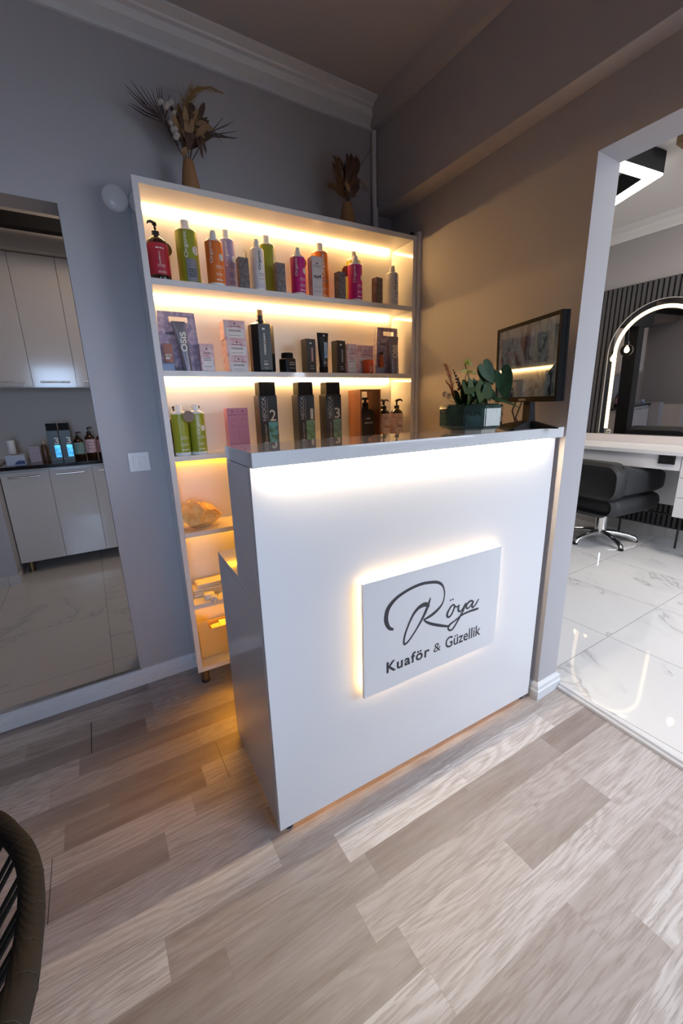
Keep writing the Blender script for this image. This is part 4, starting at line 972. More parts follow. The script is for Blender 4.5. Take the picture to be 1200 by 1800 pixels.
# ================================================================== PLANT POT AND MONITOR ON THE COUNTER
PC = (1.145, 1.003, 1.1951)
t = thing('plant_pot', 'dark green glazed faceted pot standing on the counter beside the monitor', 'plant pot', PC, 0.0)
M_GLAZE = noise_mat('green_glaze', (0.018, 0.045, 0.035), (0.035, 0.085, 0.07), 14, 0.06, coat=0.8)
def poly_ring(r, n, z, ph=0.0, round_=0.0):
    return [(r * math.cos(2 * PI * i / n + ph), r * math.sin(2 * PI * i / n + ph), z) for i in range(n)]
g = G(); n = 10
g.loft([poly_ring(r, n, z, 0.535) for r, z in ((0.086, 0.008), (0.098, 0.013), (0.106, 0.022), (0.107, 0.078), (0.104, 0.088), (0.098, 0.092), (0.093, 0.090), (0.092, 0.07), (0.02, 0.068))])
bmesh.ops.bevel(g.bm, geom=[e for e in g.bm.edges if abs(e.verts[0].co.z - e.verts[1].co.z) > 0.03], offset=0.003, segments=2, affect='EDGES')
g.build('pot_body', M_GLAZE, t)
G().loft([poly_ring(0.084, 10, 0.0, 0.535), poly_ring(0.086, 10, 0.008, 0.535)]).build('pot_foot', mat('pale_clay', (0.5, 0.46, 0.40), 0.6), t)
o = text('embossed_mark', 'MM', M_GLAZE, t, -0.026, 0.026, 0.056, 0.080, -0.1022, bold=0.5, thick=0.002); o.rotation_euler = (0, 0, -0.785)
G().lathe([(0.092, 0.070), (0.092, 0.084), (0.06, 0.090), (0.02, 0.093)], seg=18).build('soil', noise_mat('soil', (0.03, 0.018, 0.010), (0.10, 0.06, 0.04), 90, 0.95, bump=(120, 1.0)), t, True)
pl = thing('potted_plant', 'leafy green arrangement with dried sprigs growing out of the green pot', 'plant', (0, 0, 0))
M_LEAF = noise_mat('deep_green_leaf', (0.012, 0.055, 0.016), (0.022, 0.09, 0.026), 30, 0.6)
M_LEAF2 = noise_mat('olive_leaf', (0.045, 0.075, 0.015), (0.05, 0.085, 0.016), 30, 0.65)
M_STEM = mat('green_stem', (0.05, 0.09, 0.02), 0.5)
def heart_leaf(base, tip, wd, nrm, m, cup=0.12, name='leaf', notch=True):
    base, tip = Vector(base), Vector(tip); d = tip - base; L = d.length; dn = d.normalized(); nrm = Vector(nrm).normalized()
    side = dn.cross(nrm).normalized(); nrm = side.cross(dn).normalized()
    pts = []
    prof = [(-0.10, 0.42), (-0.16, 0.62), (-0.10, 0.82), (0.05, 0.97), (0.22, 1.0), (0.42, 0.90), (0.62, 0.68), (0.80, 0.42), (0.93, 0.17), (1.0, 0.0)]
    g = G(); rows = 5; n = len(prof)
    tv, bv = [], []
    for f, ww in prof:
        rt, rb = [], []
        for j in range(-rows, rows + 1):
            q = j / rows; X = ww * wd * q
            ff = f if abs(q) > 0.3 or f > 0.05 else f * abs(q) / 0.3 + 0.04 * (1 - abs(q) / 0.3)
            z = cup * wd * (abs(q) ** 1.3) * ww - 0.10 * L * max(ff, 0) ** 2
            p = base + dn * (ff * L) + side * X + nrm * z
            rt.append(g.bm.verts.new(p + nrm * 0.0006)); rb.append(g.bm.verts.new(p - nrm * 0.0006))
        tv.append(rt); bv.append(rb)
    for i in range(n - 1):
        for j in range(2 * rows):
            g.bm.faces.new((tv[i][j], tv[i][j + 1], tv[i + 1][j + 1], tv[i + 1][j]))
            g.bm.faces.new((bv[i][j], bv[i + 1][j], bv[i + 1][j + 1], bv[i][j + 1]))
        g.bm.faces.new((tv[i][0], tv[i + 1][0], bv[i + 1][0], bv[i][0])); g.bm.faces.new((tv[i][-1], bv[i][-1], bv[i + 1][-1], tv[i + 1][-1]))
    for j in range(2 * rows): g.bm.faces.new((tv[0][j], bv[0][j], bv[0][j + 1], tv[0][j + 1]))
    bmesh.ops.remove_doubles(g.bm, verts=list(g.bm.verts), dist=0.00002)
    return g.build(name, m, pl, True)
V = lambda x, z, y=1.0: (x, y, z)
def stem(pts, r=0.0014, m=None): return G().tube([V(*p) for p in pts], r, 6).build('stem', m or M_STEM, pl, True)
heart_leaf(V(1.176, 1.408, .985), V(1.178, 1.352, .975), 0.030, (-.3, -1, .25), M_LEAF)
heart_leaf(V(1.156, 1.412, .97), V(1.200, 1.352, .955), 0.026, (-.4, -1, .1), M_LEAF)
heart_leaf(V(1.242, 1.388, .965), V(1.300, 1.298, .965), 0.042, (-.35, -1, .35), M_LEAF)
heart_leaf(V(1.214, 1.392, .99), V(1.232, 1.350, .985), 0.024, (-.2, -1, .3), M_LEAF)
heart_leaf(V(1.072, 1.348, .955), V(1.040, 1.322, .935), 0.028, (-.1, -1, .6), M_LEAF2)
heart_leaf(V(1.090, 1.350, .96), V(1.085, 1.312, .94), 0.030, (0, -1, .3), M_LEAF)
heart_leaf(V(1.120, 1.350, .975), V(1.140, 1.300, .95), 0.026, (0, -1, .2), M_LEAF)
heart_leaf(V(1.160, 1.350, .975), V(1.180, 1.298, .95), 0.030, (-.2, -1, .2), M_LEAF2)
heart_leaf(V(1.205, 1.325, .98), V(1.243, 1.297, .97), 0.018, (-.2, -1, .4), M_LEAF)
heart_leaf(V(1.195, 1.298, .93), V(1.278, 1.276, .90), 0.020, (0, -.5, 1), M_LEAF)
heart_leaf(V(1.120, 1.330, .95), V(1.105, 1.292, .93), 0.024, (0, -1, .2), M_LEAF2)
for x, z, w2, m in ((1.065, 1.325, .022, M_LEAF), (1.100, 1.345, .020, M_LEAF2), (1.135, 1.340, .024, M_LEAF), (1.155, 1.325, .026, M_LEAF2), (1.185, 1.335, .022, M_LEAF), (1.205, 1.315, .020, M_LEAF2), (1.115, 1.318, .022, M_LEAF), (1.078, 1.305, .018, M_LEAF2)):
    heart_leaf(V(x, z, 1.01), V(x + .012, z - .040, .99), w2, (.2, -1, .3), m)
rn = random.Random(5)
for k in range(16):
    x = 1.085 + 0.105 * rn.random(); g = G()
    leaf_mesh(g, V(x, 1.285, .985 + rn.uniform(-.02, .02)), V(x + rn.uniform(-.03, .03), 1.325 + 0.05 * rn.random(), .97 + rn.uniform(-.03, .03)), 0.010 + .006 * rn.random(), 0.1); g.build('leaf', (M_LEAF, M_LEAF2)[k % 2], pl, True)
stem([(1.137, 1.285), (1.137, 1.350), (1.122, 1.375), (1.111, 1.396), (1.098, 1.420)], 0.0018)
stem([(1.105, 1.285), (1.104, 1.35), (1.106, 1.378), (1.113, 1.395)], 0.0012)
stem([(1.160, 1.285), (1.195, 1.35), (1.215, 1.352), (1.262, 1.308), (1.285, 1.285)], 0.0016)
stem([(1.150, 1.285), (1.18, 1.34), (1.20, 1.355), (1.215, 1.36)], 0.0014)
stem([(1.150, 1.285), (1.155, 1.33), (1.165, 1.36)], 0.0014)
for e in ((1.065, 1.394), (1.141, 1.384), (1.078, 1.425), (1.085, 1.432), (1.105, 1.434), (1.112, 1.425), (1.090, 1.412), (1.118, 1.412)):
    g = G(); c0 = (1.096, 1.420) if e[1] > 1.40 else (1.111, 1.394)
    leaf_mesh(g, V(*c0, ), V(*e, .985), 0.0055, 0.15); g.build('petal', mat('yellow_green_petal', (0.30, 0.30, 0.04), 0.5), pl, True)
g = G(); plume(g, [V(1.060, 1.30), V(1.040, 1.36), V(1.020, 1.40), V(1.010, 1.412)], 0.016, 160, rn, tw=0.0007); g.build('dried_sprig', mat('russet_sprig', (0.36, 0.13, 0.06), 0.8), pl)
g = G(); plume(g, [V(1.055, 1.31), V(1.035, 1.345), V(1.015, 1.366)], 0.010, 60, rn, tw=0.0006); g.build('dried_sprig', mat('russet_sprig', (0.36, 0.13, 0.06)), pl)
g = G()
for k in range(34):
    f = k / 34; c = Vector(V(1.084 - 0.038 * f, 1.335 + 0.064 * f)); r = 0.0055 * (1 - f) + .002
    ret = bmesh.ops.create_icosphere(g.bm, subdivisions=1, radius=r * .7)
    o3 = Vector((rn.uniform(-1, 1), rn.uniform(-1, 1), rn.uniform(-1, 1))) * r
    for v in ret['verts']: v.co += c + o3
g.build('dark_spike', mat('plum_spike', (0.035, 0.012, 0.03), 0.7), pl, True)
for x, z in ((1.012, 1.321), (1.033, 1.315)):
    g = G(); ret = bmesh.ops.create_icosphere(g.bm, subdivisions=2, radius=0.0095)
    for v in ret['verts']: v.co = Vector((x + v.co.x * .8, 1.0 + v.co.y * .6, z + v.co.z))
    g.build('seed_pod', mat('tan_pod', (0.42, 0.26, 0.14), 0.8, bump=(200, .5)), pl, True)
stem([(1.085, 1.285), (1.06, 1.305), (1.04, 1.309), (1.033, 1.312)], 0.0008, M_TANLEAF); stem([(1.08, 1.288), (1.04, 1.300), (1.02, 1.312), (1.013, 1.316)], 0.0008, M_TANLEAF)

# monitor: pane faces the bookcase corner
MA = math.atan2(-0.92, -0.37)
mt = thing('monitor', 'black flat monitor on a splayed stand at the pillar end of the counter', 'monitor', (1.379, 0.965, 1.1951), MA)
MW, MZ0, MZ1 = 0.186, 0.094, 0.368
g = G()
for a in ((-MW, MW, MZ0, MZ0 + 0.018), (-MW, MW, MZ1 - 0.012, MZ1), (-MW, -MW + 0.011, MZ0 + .018, MZ1 - .012), (MW - 0.011, MW, MZ0 + .018, MZ1 - .012)):
    g.box(a[0], a[1], -0.012, 0.006, a[2], a[3])
head = [g.build('bezel', M_BEZEL, mt)]
def screen_mat():
    m = mat('monitor_glass', (0.01, 0.01, 0.012), 0.05, coat=0.6); g = NT(m)
    tc = g.n('ShaderNodeTexCoord'); sp = g.n('ShaderNodeSeparateXYZ'); g.l(tc.outputs['Object'], sp.inputs[0])
    qx = g.m('FLOOR', g.m('DIVIDE', g.m('ADD', sp.outputs[0], 1), 0.105)); qz = g.m('GREATER_THAN', sp.outputs[2], 0.235)
    v = g.xyz(g.m('MULTIPLY', sp.outputs[0], 26), g.m('MULTIPLY', qx, 7.7), g.m('ADD', g.m('MULTIPLY', sp.outputs[2], 11), g.m('MULTIPLY', qz, 5)))
    n = g.noise(v, 1.0, 5, 0.65, 1.2)
    c = g.ramp(n, [(0.38, (0.015, 0.014, 0.02)), (0.47, (0.09, 0.09, 0.11)), (0.53, (0.30, 0.34, 0.27)), (0.60, (0.16, 0.15, 0.20)), (0.72, (0.5, 0.55, 0.5))])
    g.l(c, g.b.inputs['Emission Color']); g.b.inputs['Emission Strength'].default_value = 0.16
    return m
head += [box('screen', screen_mat(), mt, -MW + .011, MW - .011, -0.0095, 0.004, MZ0 + .018, MZ1 - .012)]
g = G(); g.box(-MW, MW, 0.006, 0.018, MZ0, MZ1, 0.002); g.box(-0.12, 0.12, 0.018, 0.040, MZ0 + 0.05, MZ1 - 0.05, 0.008); head.append(g.build('back_shell', M_BEZEL, mt))
head.append(text('maker_mark', 'HORNVA', mat('dull_silver_ink', (0.35, 0.33, 0.3), 0.4), mt, -0.022, 0.022, MZ0 + 0.004, MZ0 + 0.012, -0.0124, bold=1))
for o in head:
    o.rotation_euler = (0.038, 0, 0); o.location = (0, 0.23 * math.sin(0.038), 0.23 - 0.23 * math.cos(0.038))
g = G(); g.loft([[(-0.022, 0.014, 0.010), (0.022, 0.014, 0.010), (0.022, 0.040, 0.010), (-0.022, 0.040, 0.010)], [(-0.018, 0.012, 0.14), (0.018, 0.012, 0.14), (0.018, 0.030, 0.14), (-0.018, 0.030, 0.14)]]); g.build('neck', M_BLACKM, mt)
for e in ((-0.135, -0.03), (0.075, -0.085), (0.10, 0.075), (-0.09, 0.10)):
    d = Vector((e[0], e[1] - 0.025, 0)); L = d.length; d.normalize(); s = Vector((-d.y, d.x, 0)); c = Vector((0, 0.025, 0))
    def ring(f, w, h): q = c + d * L * f; return [q - s * w, q + s * w, q + s * w * .5 + Vector((0, 0, h)), q - s * w * .5 + Vector((0, 0, h))]
    G().loft([ring(0, 0.022, 0.030), ring(0.5, 0.016, 0.017), ring(1.0, 0.010, 0.004)]).build('stand_foot', M_BLACKM, mt)
G().tube([(-0.075, 0.018, MZ0 + 0.01), (-0.085, 0.010, 0.06), (-0.085, 0.03, 0.01), (-0.05, 0.07, 0.004)], 0.003, 8).build('cable', M_BLACK, mt, True)
G().tube([(-0.035, 0.018, MZ0 + 0.01), (-0.045, 0.010, 0.06), (-0.075, 0.02, 0.035), (-0.095, 0.05, 0.004)], 0.0025, 8).build('cable', M_BLACK, mt, True)

# ================================================================== WALL FITTINGS
t = thing('wall_sensor', 'round white disc fitting high on the grey wall beside the bookcase', 'wall fitting', (0.226, YW, 2.080))
o = G().lathe([(0.046, 0), (0.047, 0.006), (0.044, 0.014), (0.036, 0.020), (0.018, 0.024), (0.002, 0.025)], seg=36).build('cover', M_WHITEP, t, True); o.rotation_euler = (PI / 2, 0, 0)
box('socket_pin', M_BLACK, t, 0.047, 0.052, -0.010, 0.0, -0.006, 0.010)
t = thing('light_switch', 'square white two-rocker light switch on the grey wall left of the bookcase', 'light switch', (0.1685, YW, 1.078))
box('switch_frame', M_WHITEP, t, -0.041, 0.041, -0.009, 0, -0.041, 0.041, 0.0015, 2)
o = box('rocker', M_WHITEP, t, -0.023, -0.001, -0.014, -0.008, -0.026, 0.026, 0.001, 1)
o = box('rocker', M_WHITEP, t, 0.001, 0.023, -0.011, -0.008, -0.026, 0.026, 0.001, 1)

# ================================================================== KITCHEN
M_KCAB = mat('kitchen_gloss', (0.66, 0.62, 0.59), 0.12, coat=0.2)
M_KTOP = mat('black_worktop', (0.012, 0.012, 0.014), 0.06)
edges_b = [-0.598, -0.305, -0.022, 0.38, 0.78, 1.18, 1.50]
KL = ['base cabinet at the end of the run by the wall stub', 'middle base cabinet under the black numbered bottles, bright bar handle', 'base cabinet partly hidden by the doorway edge', 'base cabinet fourth along the kitchen wall', 'base cabinet fifth along the kitchen wall', 'base cabinet last along the kitchen wall']
def bar_handle(parent, x0, x1, y, z, m=M_STEEL):
    g = G(); g.tube([(x0, y - 0.022, z), (x1, y - 0.022, z)], 0.006, 10)
    for x in (x0 + 0.012, x1 - 0.012): g.tube([(x, y, z), (x, y - 0.022, z)], 0.004, 8)
    return g.build('handle', m, parent, True)
for i in range(6):
    a, b2 = edges_b[i], edges_b[i + 1]
    t = thing('base_cabinet', 'white gloss kitchen ' + KL[i], 'cabinet', ((a + b2) / 2, 3.77, 0.085), 0, 'kitchen base cabinets'); w2 = (b2 - a) / 2
    box('cabinet_body', M_KCAB, t, -w2, w2, 0.02, 0.555, 0.093, 0.808)
    d = box('door', M_KCAB, t, -w2 + .0015, w2 - .0015, 0, 0.018, 0.095, 0.790, 0.001, 1)
    bar_handle(d, -w2 + 0.045, w2 - 0.055, 0, 0.755)
    for x, y in ((-w2 + 0.05, 0.07 if i == 0 else 0.42), (w2 - 0.05, 0.42)):
        G().lathe([(0.022, 0), (0.022, 0.012), (0.018, 0.014), (0.018, 0.093)], x, y, 16).build('leg', M_BRONZE, t, True)
edges_u = [-0.62, -0.302, -0.018, 0.38, 0.78, 1.18, 1.50]
KU = ['at the far end above the gloves box', 'over the black numbered bottles with a pale light reflection', 'partly hidden by the doorway edge', 'fourth along the wall', 'fifth along the wall', 'last along the wall']
for i in range(6):
    a, b2 = edges_u[i], edges_u[i + 1]
    t = thing('wall_cabinet', 'tall white gloss kitchen wall cabinet ' + KU[i], 'cabinet', ((a + b2) / 2, 3.97, 1.482), 0, 'kitchen wall cabinets'); w2 = (b2 - a) / 2
    box('cabinet_body', M_KCAB, t, -w2, w2, 0.02, 0.355, 0.0, 0.92)
    d = box('door', M_KCAB, t, -w2 + .0015, w2 - .0015, 0, 0.018, 0.004, 0.918, 0.001, 1)
    bar_handle(d, -w2 + 0.05, w2 - 0.045, 0, 0.040)
tag(box('kitchen_worktop', M_KTOP, None, -0.602, 1.52, 3.745, 4.33, 0.894, 0.920, 0.001, 1), 'glossy black kitchen worktop running over the white base cabinets', 'worktop')
t = thing('side_cabinet', 'pale gloss cabinet on black feet standing before the kitchen wall stub', 'cabinet', (-1.03, 3.30, 0.085))
box('cabinet_body', M_KCAB, t, -0.30, 0.30, 0.0, 0.30, 0.06, 0.80, 0.001, 1)
for x in (-0.27, 0.27): G().lathe([(0.02, 0), (0.02, 0.06)], x, 0.04, 14).build('leg', M_BLACK, t, True)
M_CYAN = noise_mat('cyan_foil', (0.03, 0.32, 0.55), (0.10, 0.62, 0.85), 30, 0.2, metal=0.3)
def k_numeral(label, x):
    t = thing('treatment_bottle', label, 'bottle', (x, 3.99, 0.9201), 0, 'black numbered bottles on the kitchen worktop')
    g = G(); g.box(-0.038, 0.038, -0.034, 0.034, 0, 0.236, 0.001, 1); g.build('body', M_NEO, t)
    g = G(); g.box(-0.034, 0.036, -0.030, 0.030, 0.236, 0.290, 0.001, 1); g.build('cap', M_BLACKM, t)
    text('numeral', '3', M_WTXT, t, 0.004, 0.034, 0.128, 0.182, -0.0346, bold=1)
    box('foil_patch', M_CYAN, t, -0.002, 0.037, -0.0348, -0.0343, 0.026, 0.122)
k_numeral('black bottle marked 3 with bright blue foil, nearer the lilac box', -0.247)
k_numeral('black bottle marked 3 with bright blue foil, nearer the green pump bottle', -0.166)
def k_pump(label, x, y, r, h, lab):
    t = thing('pump_bottle', label, 'bottle', (x, y, 0.9201), 0, 'pump bottles on the kitchen worktop')
    G().lathe([(r * .95, 0), (r, 0.004), (r, h * 0.62), (r * 0.8, h * 0.70), (r * .4, h * .76)], seg=24).build('body', M_AMBER, t, True)
    G().lathe([(r + .0006, h * .16), (r + .0006, h * .60)], seg=28, a0=0, a1=2 * PI).build('label', lab, t, True, fixn=False)
    small_print(t, M_INK, r + .0008, [(h * .5, .004), (h * .4, .003), (h * .3, .003)], -r * .5, r * .5)
    pump_head(t, M_BLACK, h * .75, r * .4, h * .25, 1, 0.03)
k_pump('amber pump bottle with pale green label beside the black numbered bottles', -0.088, 4.04, 0.039, 0.215, mat('pale_green_label', (0.26, 0.42, 0.36), 0.5))
k_pump('taller amber pump bottle with pink label in the kitchen', -0.003, 4.04, 0.038, 0.250, M_PACKS)
k_pump('amber pump bottle with rose label nearest the doorway edge', 0.080, 4.04, 0.036, 0.240, mat('rose_label', (0.50, 0.24, 0.28), 0.5))
t = thing('gloves_box', 'blue and white glove carton lying on the black kitchen worktop', 'box', (-0.497, 3.90, 0.9201), 0.02)
box('carton', mat('pale_blue_white_card', (0.50, 0.54, 0.66), 0.5), t, -0.058, 0.058, -0.06, 0.06, 0, 0.075, 0.001, 1)
g = G(); g.prism([(-0.01, 0.006), (0.054, 0.006), (0.054, 0.032), (0.02, 0.034), (0.0, 0.024)], 'y', -0.0612, -0.0604); g.build('hand_print', mat('navy_print', (0.02, 0.05, 0.20), 0.5), t)
box('slot', M_GAP, t, -0.03, 0.03, -0.015, 0.015, 0.0755, 0.0762)
t = thing('lilac_box', 'plain lilac box between the glove carton and the brown bottle', 'box', (-0.384, 3.99, 0.9201), 0.05)
box('carton', mat('lilac_card', (0.40, 0.32, 0.38), 0.5), t, -0.036, 0.036, -0.03, 0.03, 0, 0.108, 0.001, 1)
box('lid', mat('pale_lilac_lid', (0.48, 0.40, 0.45), 0.5), t, -0.037, 0.037, -0.031, 0.031, 0.109, 0.120, 0.001, 1)
t = thing('canister', 'white canister with lid standing behind the glove carton', 'canister', (-0.530, 4.05, 0.9201))
G().lathe([(0.026, 0), (0.027, 0.002), (0.027, 0.155)], seg=24).build('can_body', M_WHITEP, t, True)
G().lathe([(0.028, 0.155), (0.028, 0.172), (0.026, 0.174)], seg=24).build('lid', M_WHITEP, t, True)
t = thing('spray_bottle', 'small dark brown bottle between the lilac box and the black bottles', 'bottle', (-0.318, 3.98, 0.9201))
G().lathe([(0.020, 0), (0.021, 0.003), (0.021, 0.12), (0.012, 0.135)], seg=20).build('body', mat('brown_bottle', (0.10, 0.05, 0.03), 0.3), t, True)
G().lathe([(0.012, 0.134), (0.012, 0.165), (0.010, 0.167)], seg=16).build('cap', mat('beige_cap', (0.5, 0.38, 0.3), 0.4), t, True)

# ================================================================== SALON
t = thing('slat_panel', 'dark grey vertical slat wall panelling behind the arched mirror', 'wall panel', (XS, 0, 0))
box('felt_backing', M_BLACKM, t, -0.008, -0.0005, -1.6, 3.2, 0.130, 2.262)
g = G()
for k in range(118):
    y = -1.58 + k * 0.0405; g.box(-0.022, -0.008, y, y + 0.024, 0.130, 2.262)
g.build('slats', mat('graphite_slat', (0.085, 0.082, 0.085), 0.5), t)
# arched mirror with LED band
mr = thing('arched_mirror', 'arched mirror with glowing warm band on the dark slat wall', 'mirror', (4.335, 1.765, 0.950))
mr.rotation_euler = (0, -0.024, 0)
def arch(w, zs, z0=0.0, n=40):
    return [(-w, z0)] + [(-w * math.cos(PI * k / n), zs + w * math.sin(PI * k / n)) for k in range(n + 1)] + [(w, z0)]
def arch_band(g, wo, wi, zs, z0, x0, x1, zi0=None):
    A, B2 = arch(wo, zs, z0), arch(wi, zs, z0 if zi0 is None else zi0)
    rings = [[(x0, a[0], a[1]), (x0, b[0], b[1]), (x1, b[0], b[1]), (x1, a[0], a[1])] for a, b in zip(A, B2)]
    g.loft(rings)
MRW = 0.405
g = G(); P2 = arch(MRW - 0.004, 0.735)
g.loft([[(x, y, z) for y, z in P2] for x in (0.0, 0.004)]); g.build('mirror_glass', mat('mirror_silver', (0.86, 0.86, 0.86), 0.01, 1.0), mr)
g = G(); arch_band(g, MRW, MRW - 0.005, 0.735, 0.0, -0.003, 0.018); g.build('frame', mat('pale_frame', (0.55, 0.52, 0.47), 0.4), mr)
g = G(); arch_band(g, MRW - 0.050, MRW - 0.080, 0.735, 0.05, -0.004, -0.0005); g.build('led_band', mat('mirror_led', (1, 1, 1), 0.5, emis=(1, 0.66, 0.28), estr=2.2), mr)
g = G(); P2 = arch(MRW - 0.05, 0.735, 0.01); g.loft([[(x, y, z) for y, z in P2] for x in (0.005, 0.020)]); g.build('back_box', M_BLACKM, mr)
# dressing desk
dk = thing('dressing_desk', 'white dressing desk with drawers under the arched mirror', 'desk', (3.78, 0, 0.022))
box('desktop', M_LAMF, dk, 0, 0.575, -0.6, 2.6, 0.826, 0.858, 0.0015, 1)
box('upstand', mat('blush_white_upstand', (0.72, 0.66, 0.64), 0.4), dk, 0.530, 0.560, -0.6, 2.6, 0.859, 0.925, 0.001, 1)
box('apron', M_LAMF, dk, 0.02, 0.036, 1.275, 2.6, 0.712, 0.825)
box('back_board', M_LAMF, dk, 0.545, 0.560, 1.275, 2.6, 0.325, 0.825)
box('drawer_cabinet', M_LAMF, dk, 0.036, 0.545, 0.80, 1.272, 0.350, 0.825)
for k in range(3):
    d = box('drawer', M_LAMF, dk, 0.018, 0.036, 0.803, 1.269, 0.352 + k * 0.156, 0.352 + (k + 1) * 0.156 - 0.004, 0.001, 1)
t = thing('socket_box', 'small black socket box fixed under the edge of the dressing desk', 'socket', (3.80, 1.365, 0.813))
box('socket_body', M_BLACK, t, -0.012, -0.0005, -0.055, 0.055, -0.034, 0.034, 0.002, 2)
box('flap', M_BLACKM, t, -0.014, -0.0125, -0.045, 0.045, -0.024, 0.024)
t = thing('perfume_bottle', 'small clear glass bottle on the desk upstand before the mirror', 'bottle', (4.325, 2.075, 0.948))
G().lathe([(0.014, 0), (0.018, 0.004), (0.018, 0.030), (0.008, 0.040), (0.008, 0.048)], seg=18).build('body', mat('clear_glass', (0.9, 0.85, 0.7), 0.05, trans=0.9), t, True)
# styling chair
ch = thing('styling_chair', 'charcoal upholstered styling chair on a chrome star base at the dressing desk', 'chair', (3.86, 1.80, 0.022), -0.10)
M_UPH = mat('charcoal_vinyl', (0.020, 0.021, 0.024), 0.6, bump=(40, 0.15))
def cushion(name, x0, x1, y0, y1, z0, z1, bev, m=M_UPH, seg=5):
    return G().box(x0, x1, y0, y1, z0, z1, bev, seg).build(name, m, ch, True)
cushion('seat', -0.34, 0.32, -0.305, 0.305, 0.310, 0.478, 0.075)
g = G(); 
def rr_ring(x, y0, y1, z0, z1, r, n=5):
    out = []
    for cy, cz, a0 in ((y1 - r, z1 - r, 0), (y0 + r, z1 - r, PI / 2), (y0 + r, z0 + r, PI), (y1 - r, z0 + r, 3 * PI / 2)):
        for k in range(n + 1):
            a = a0 + PI / 2 * k / n; out.append((x, cy + r * math.cos(a), cz + r * math.sin(a)))
    return out
g.loft([rr_ring(-0.365, -0.27, 0.27, 0.50, 0.70, 0.06), rr_ring(-0.385, -0.30, 0.30, 0.470, 0.735, 0.09), rr_ring(-0.36, -0.315, 0.315, 0.455, 0.762, 0.10), rr_ring(-0.27, -0.315, 0.315, 0.455, 0.765, 0.10), rr_ring(-0.235, -0.29, 0.29, 0.48, 0.745, 0.08)])
g.build('backrest', M_UPH, ch, True)
for s in (-1, 1):
    g = G(); rings = []
    for x, zt, zb, hw in ((-0.30, 0.750, 0.50, .045), (-0.25, 0.745, 0.490, .055), (-0.10, 0.705, 0.490, .055), (0.0, 0.695, 0.490, .055), (0.20, 0.685, 0.490, .055), (0.285, 0.660, 0.500, .050), (0.31, 0.62, 0.53, .03)):
        rings.append([(p[0], p[1] + s * 0.255, p[2]) for p in rr_ring(x, -hw, hw, zb, zt, min(hw, .045) * 0.9)])
    g.loft(rings); g.build('armrest', M_UPH, ch, True)
g = G(); g.loft([rr_ring(-0.33, -0.24, 0.24, 0.30, 0.47, .07), rr_ring(-0.37, -0.28, 0.28, 0.335, 0.468, .06), rr_ring(-0.30, -0.29, 0.29, 0.33, 0.468, .06)]); g.build('back_cushion', M_UPH, ch, True)
G().lathe([(0.045, 0.05), (0.050, 0.06), (0.048, 0.10), (0.048, 0.28), (0.08, 0.300), (0.08, 0.33)], seg=28).build('pedestal', M_CHROME, ch, True)
for k in range(5):
    a = 2 * PI * k / 5 + 0.52; c, s = math.cos(a), math.sin(a)
    g = G(); g.tube([(0.02 * c, 0.02 * s, 0.085), (0.12 * c, 0.12 * s, 0.078), (0.22 * c, 0.22 * s, 0.060), (0.275 * c, 0.275 * s, 0.040), (0.29 * c, 0.29 * s, 0.014)], [0.028, 0.024, 0.020, 0.021, 0.023], 12)
    l = g.build('base_arm', M_CHROME, ch, True)
    G().lathe([(0.020, 0), (0.022, 0.004), (0.020, 0.014)], 0.29 * c, 0.29 * s, 16).build('glide', M_BLACK, l, True)
G().tube([(-0.06, 0, 0.30), (-0.16, 0.06, 0.325), (-0.26, 0.12, 0.315), (-0.32, 0.16, 0.30)], 0.008, 10).build('lever', M_CHROME, ch, True)
# footrest frame under the desk
t = thing('footrest', 'thin black and chrome footrest rail under the dressing desk', 'footrest', (4.12, 1.62, 0.022))
g = G(); g.tube([(0, 0.14, 0.0), (0, 0.14, 0.27), (0, 0.12, 0.285), (0.02, -0.30, 0.285)], 0.009, 10); g.tube([(0.02, -0.30, 0.285), (0.02, -0.30, 0.0)], 0.009, 10); g.build('frame', M_BLACK, t, True)
G().tube([(0.0, 0.12, 0.290), (0.01, -0.06, 0.290)], 0.011, 10).build('rail', M_CHROME, t, True)
# angular ceiling lamp: black V-shaped channel with white diffuser below
vl = thing('ceiling_lamp', 'black angular ceiling lamp with a bright white V-shaped diffuser', 'ceiling lamp', (0, 0, 0))
def vpath(w, z0, z1, ext=0.0):
    A, B2, C2 = Vector((2.900, 1.545)), Vector((3.245, 1.500)), Vector((3.420, 1.860))
    d1 = (B2 - A).normalized(); d2 = (C2 - B2).normalized(); n1 = Vector((-d1.y, d1.x)); n2 = Vector((-d2.y, d2.x))
    mi = (n1 + n2).normalized(); mi = mi / mi.dot(n1)
    L = [A + n1 * w, B2 + mi * w, C2 + n2 * w]; R_ = [A - n1 * w, B2 - mi * w, C2 - n2 * w]
    g = G(); g.loft([[(l.x, l.y, z0), (r_.x, r_.y, z0), (r_.x, r_.y, z1), (l.x, l.y, z1)] for l, r_ in zip(L, R_)]); return g
vpath(0.040, 2.622, 2.735).build('housing', M_BLACKM, vl)
vpath(0.037, 2.610, 2.6215).build('diffuser', mat('white_diffuser', (1, 1, 1), 0.5, emis=(1, 0.98, 0.95), estr=14.0), vl)
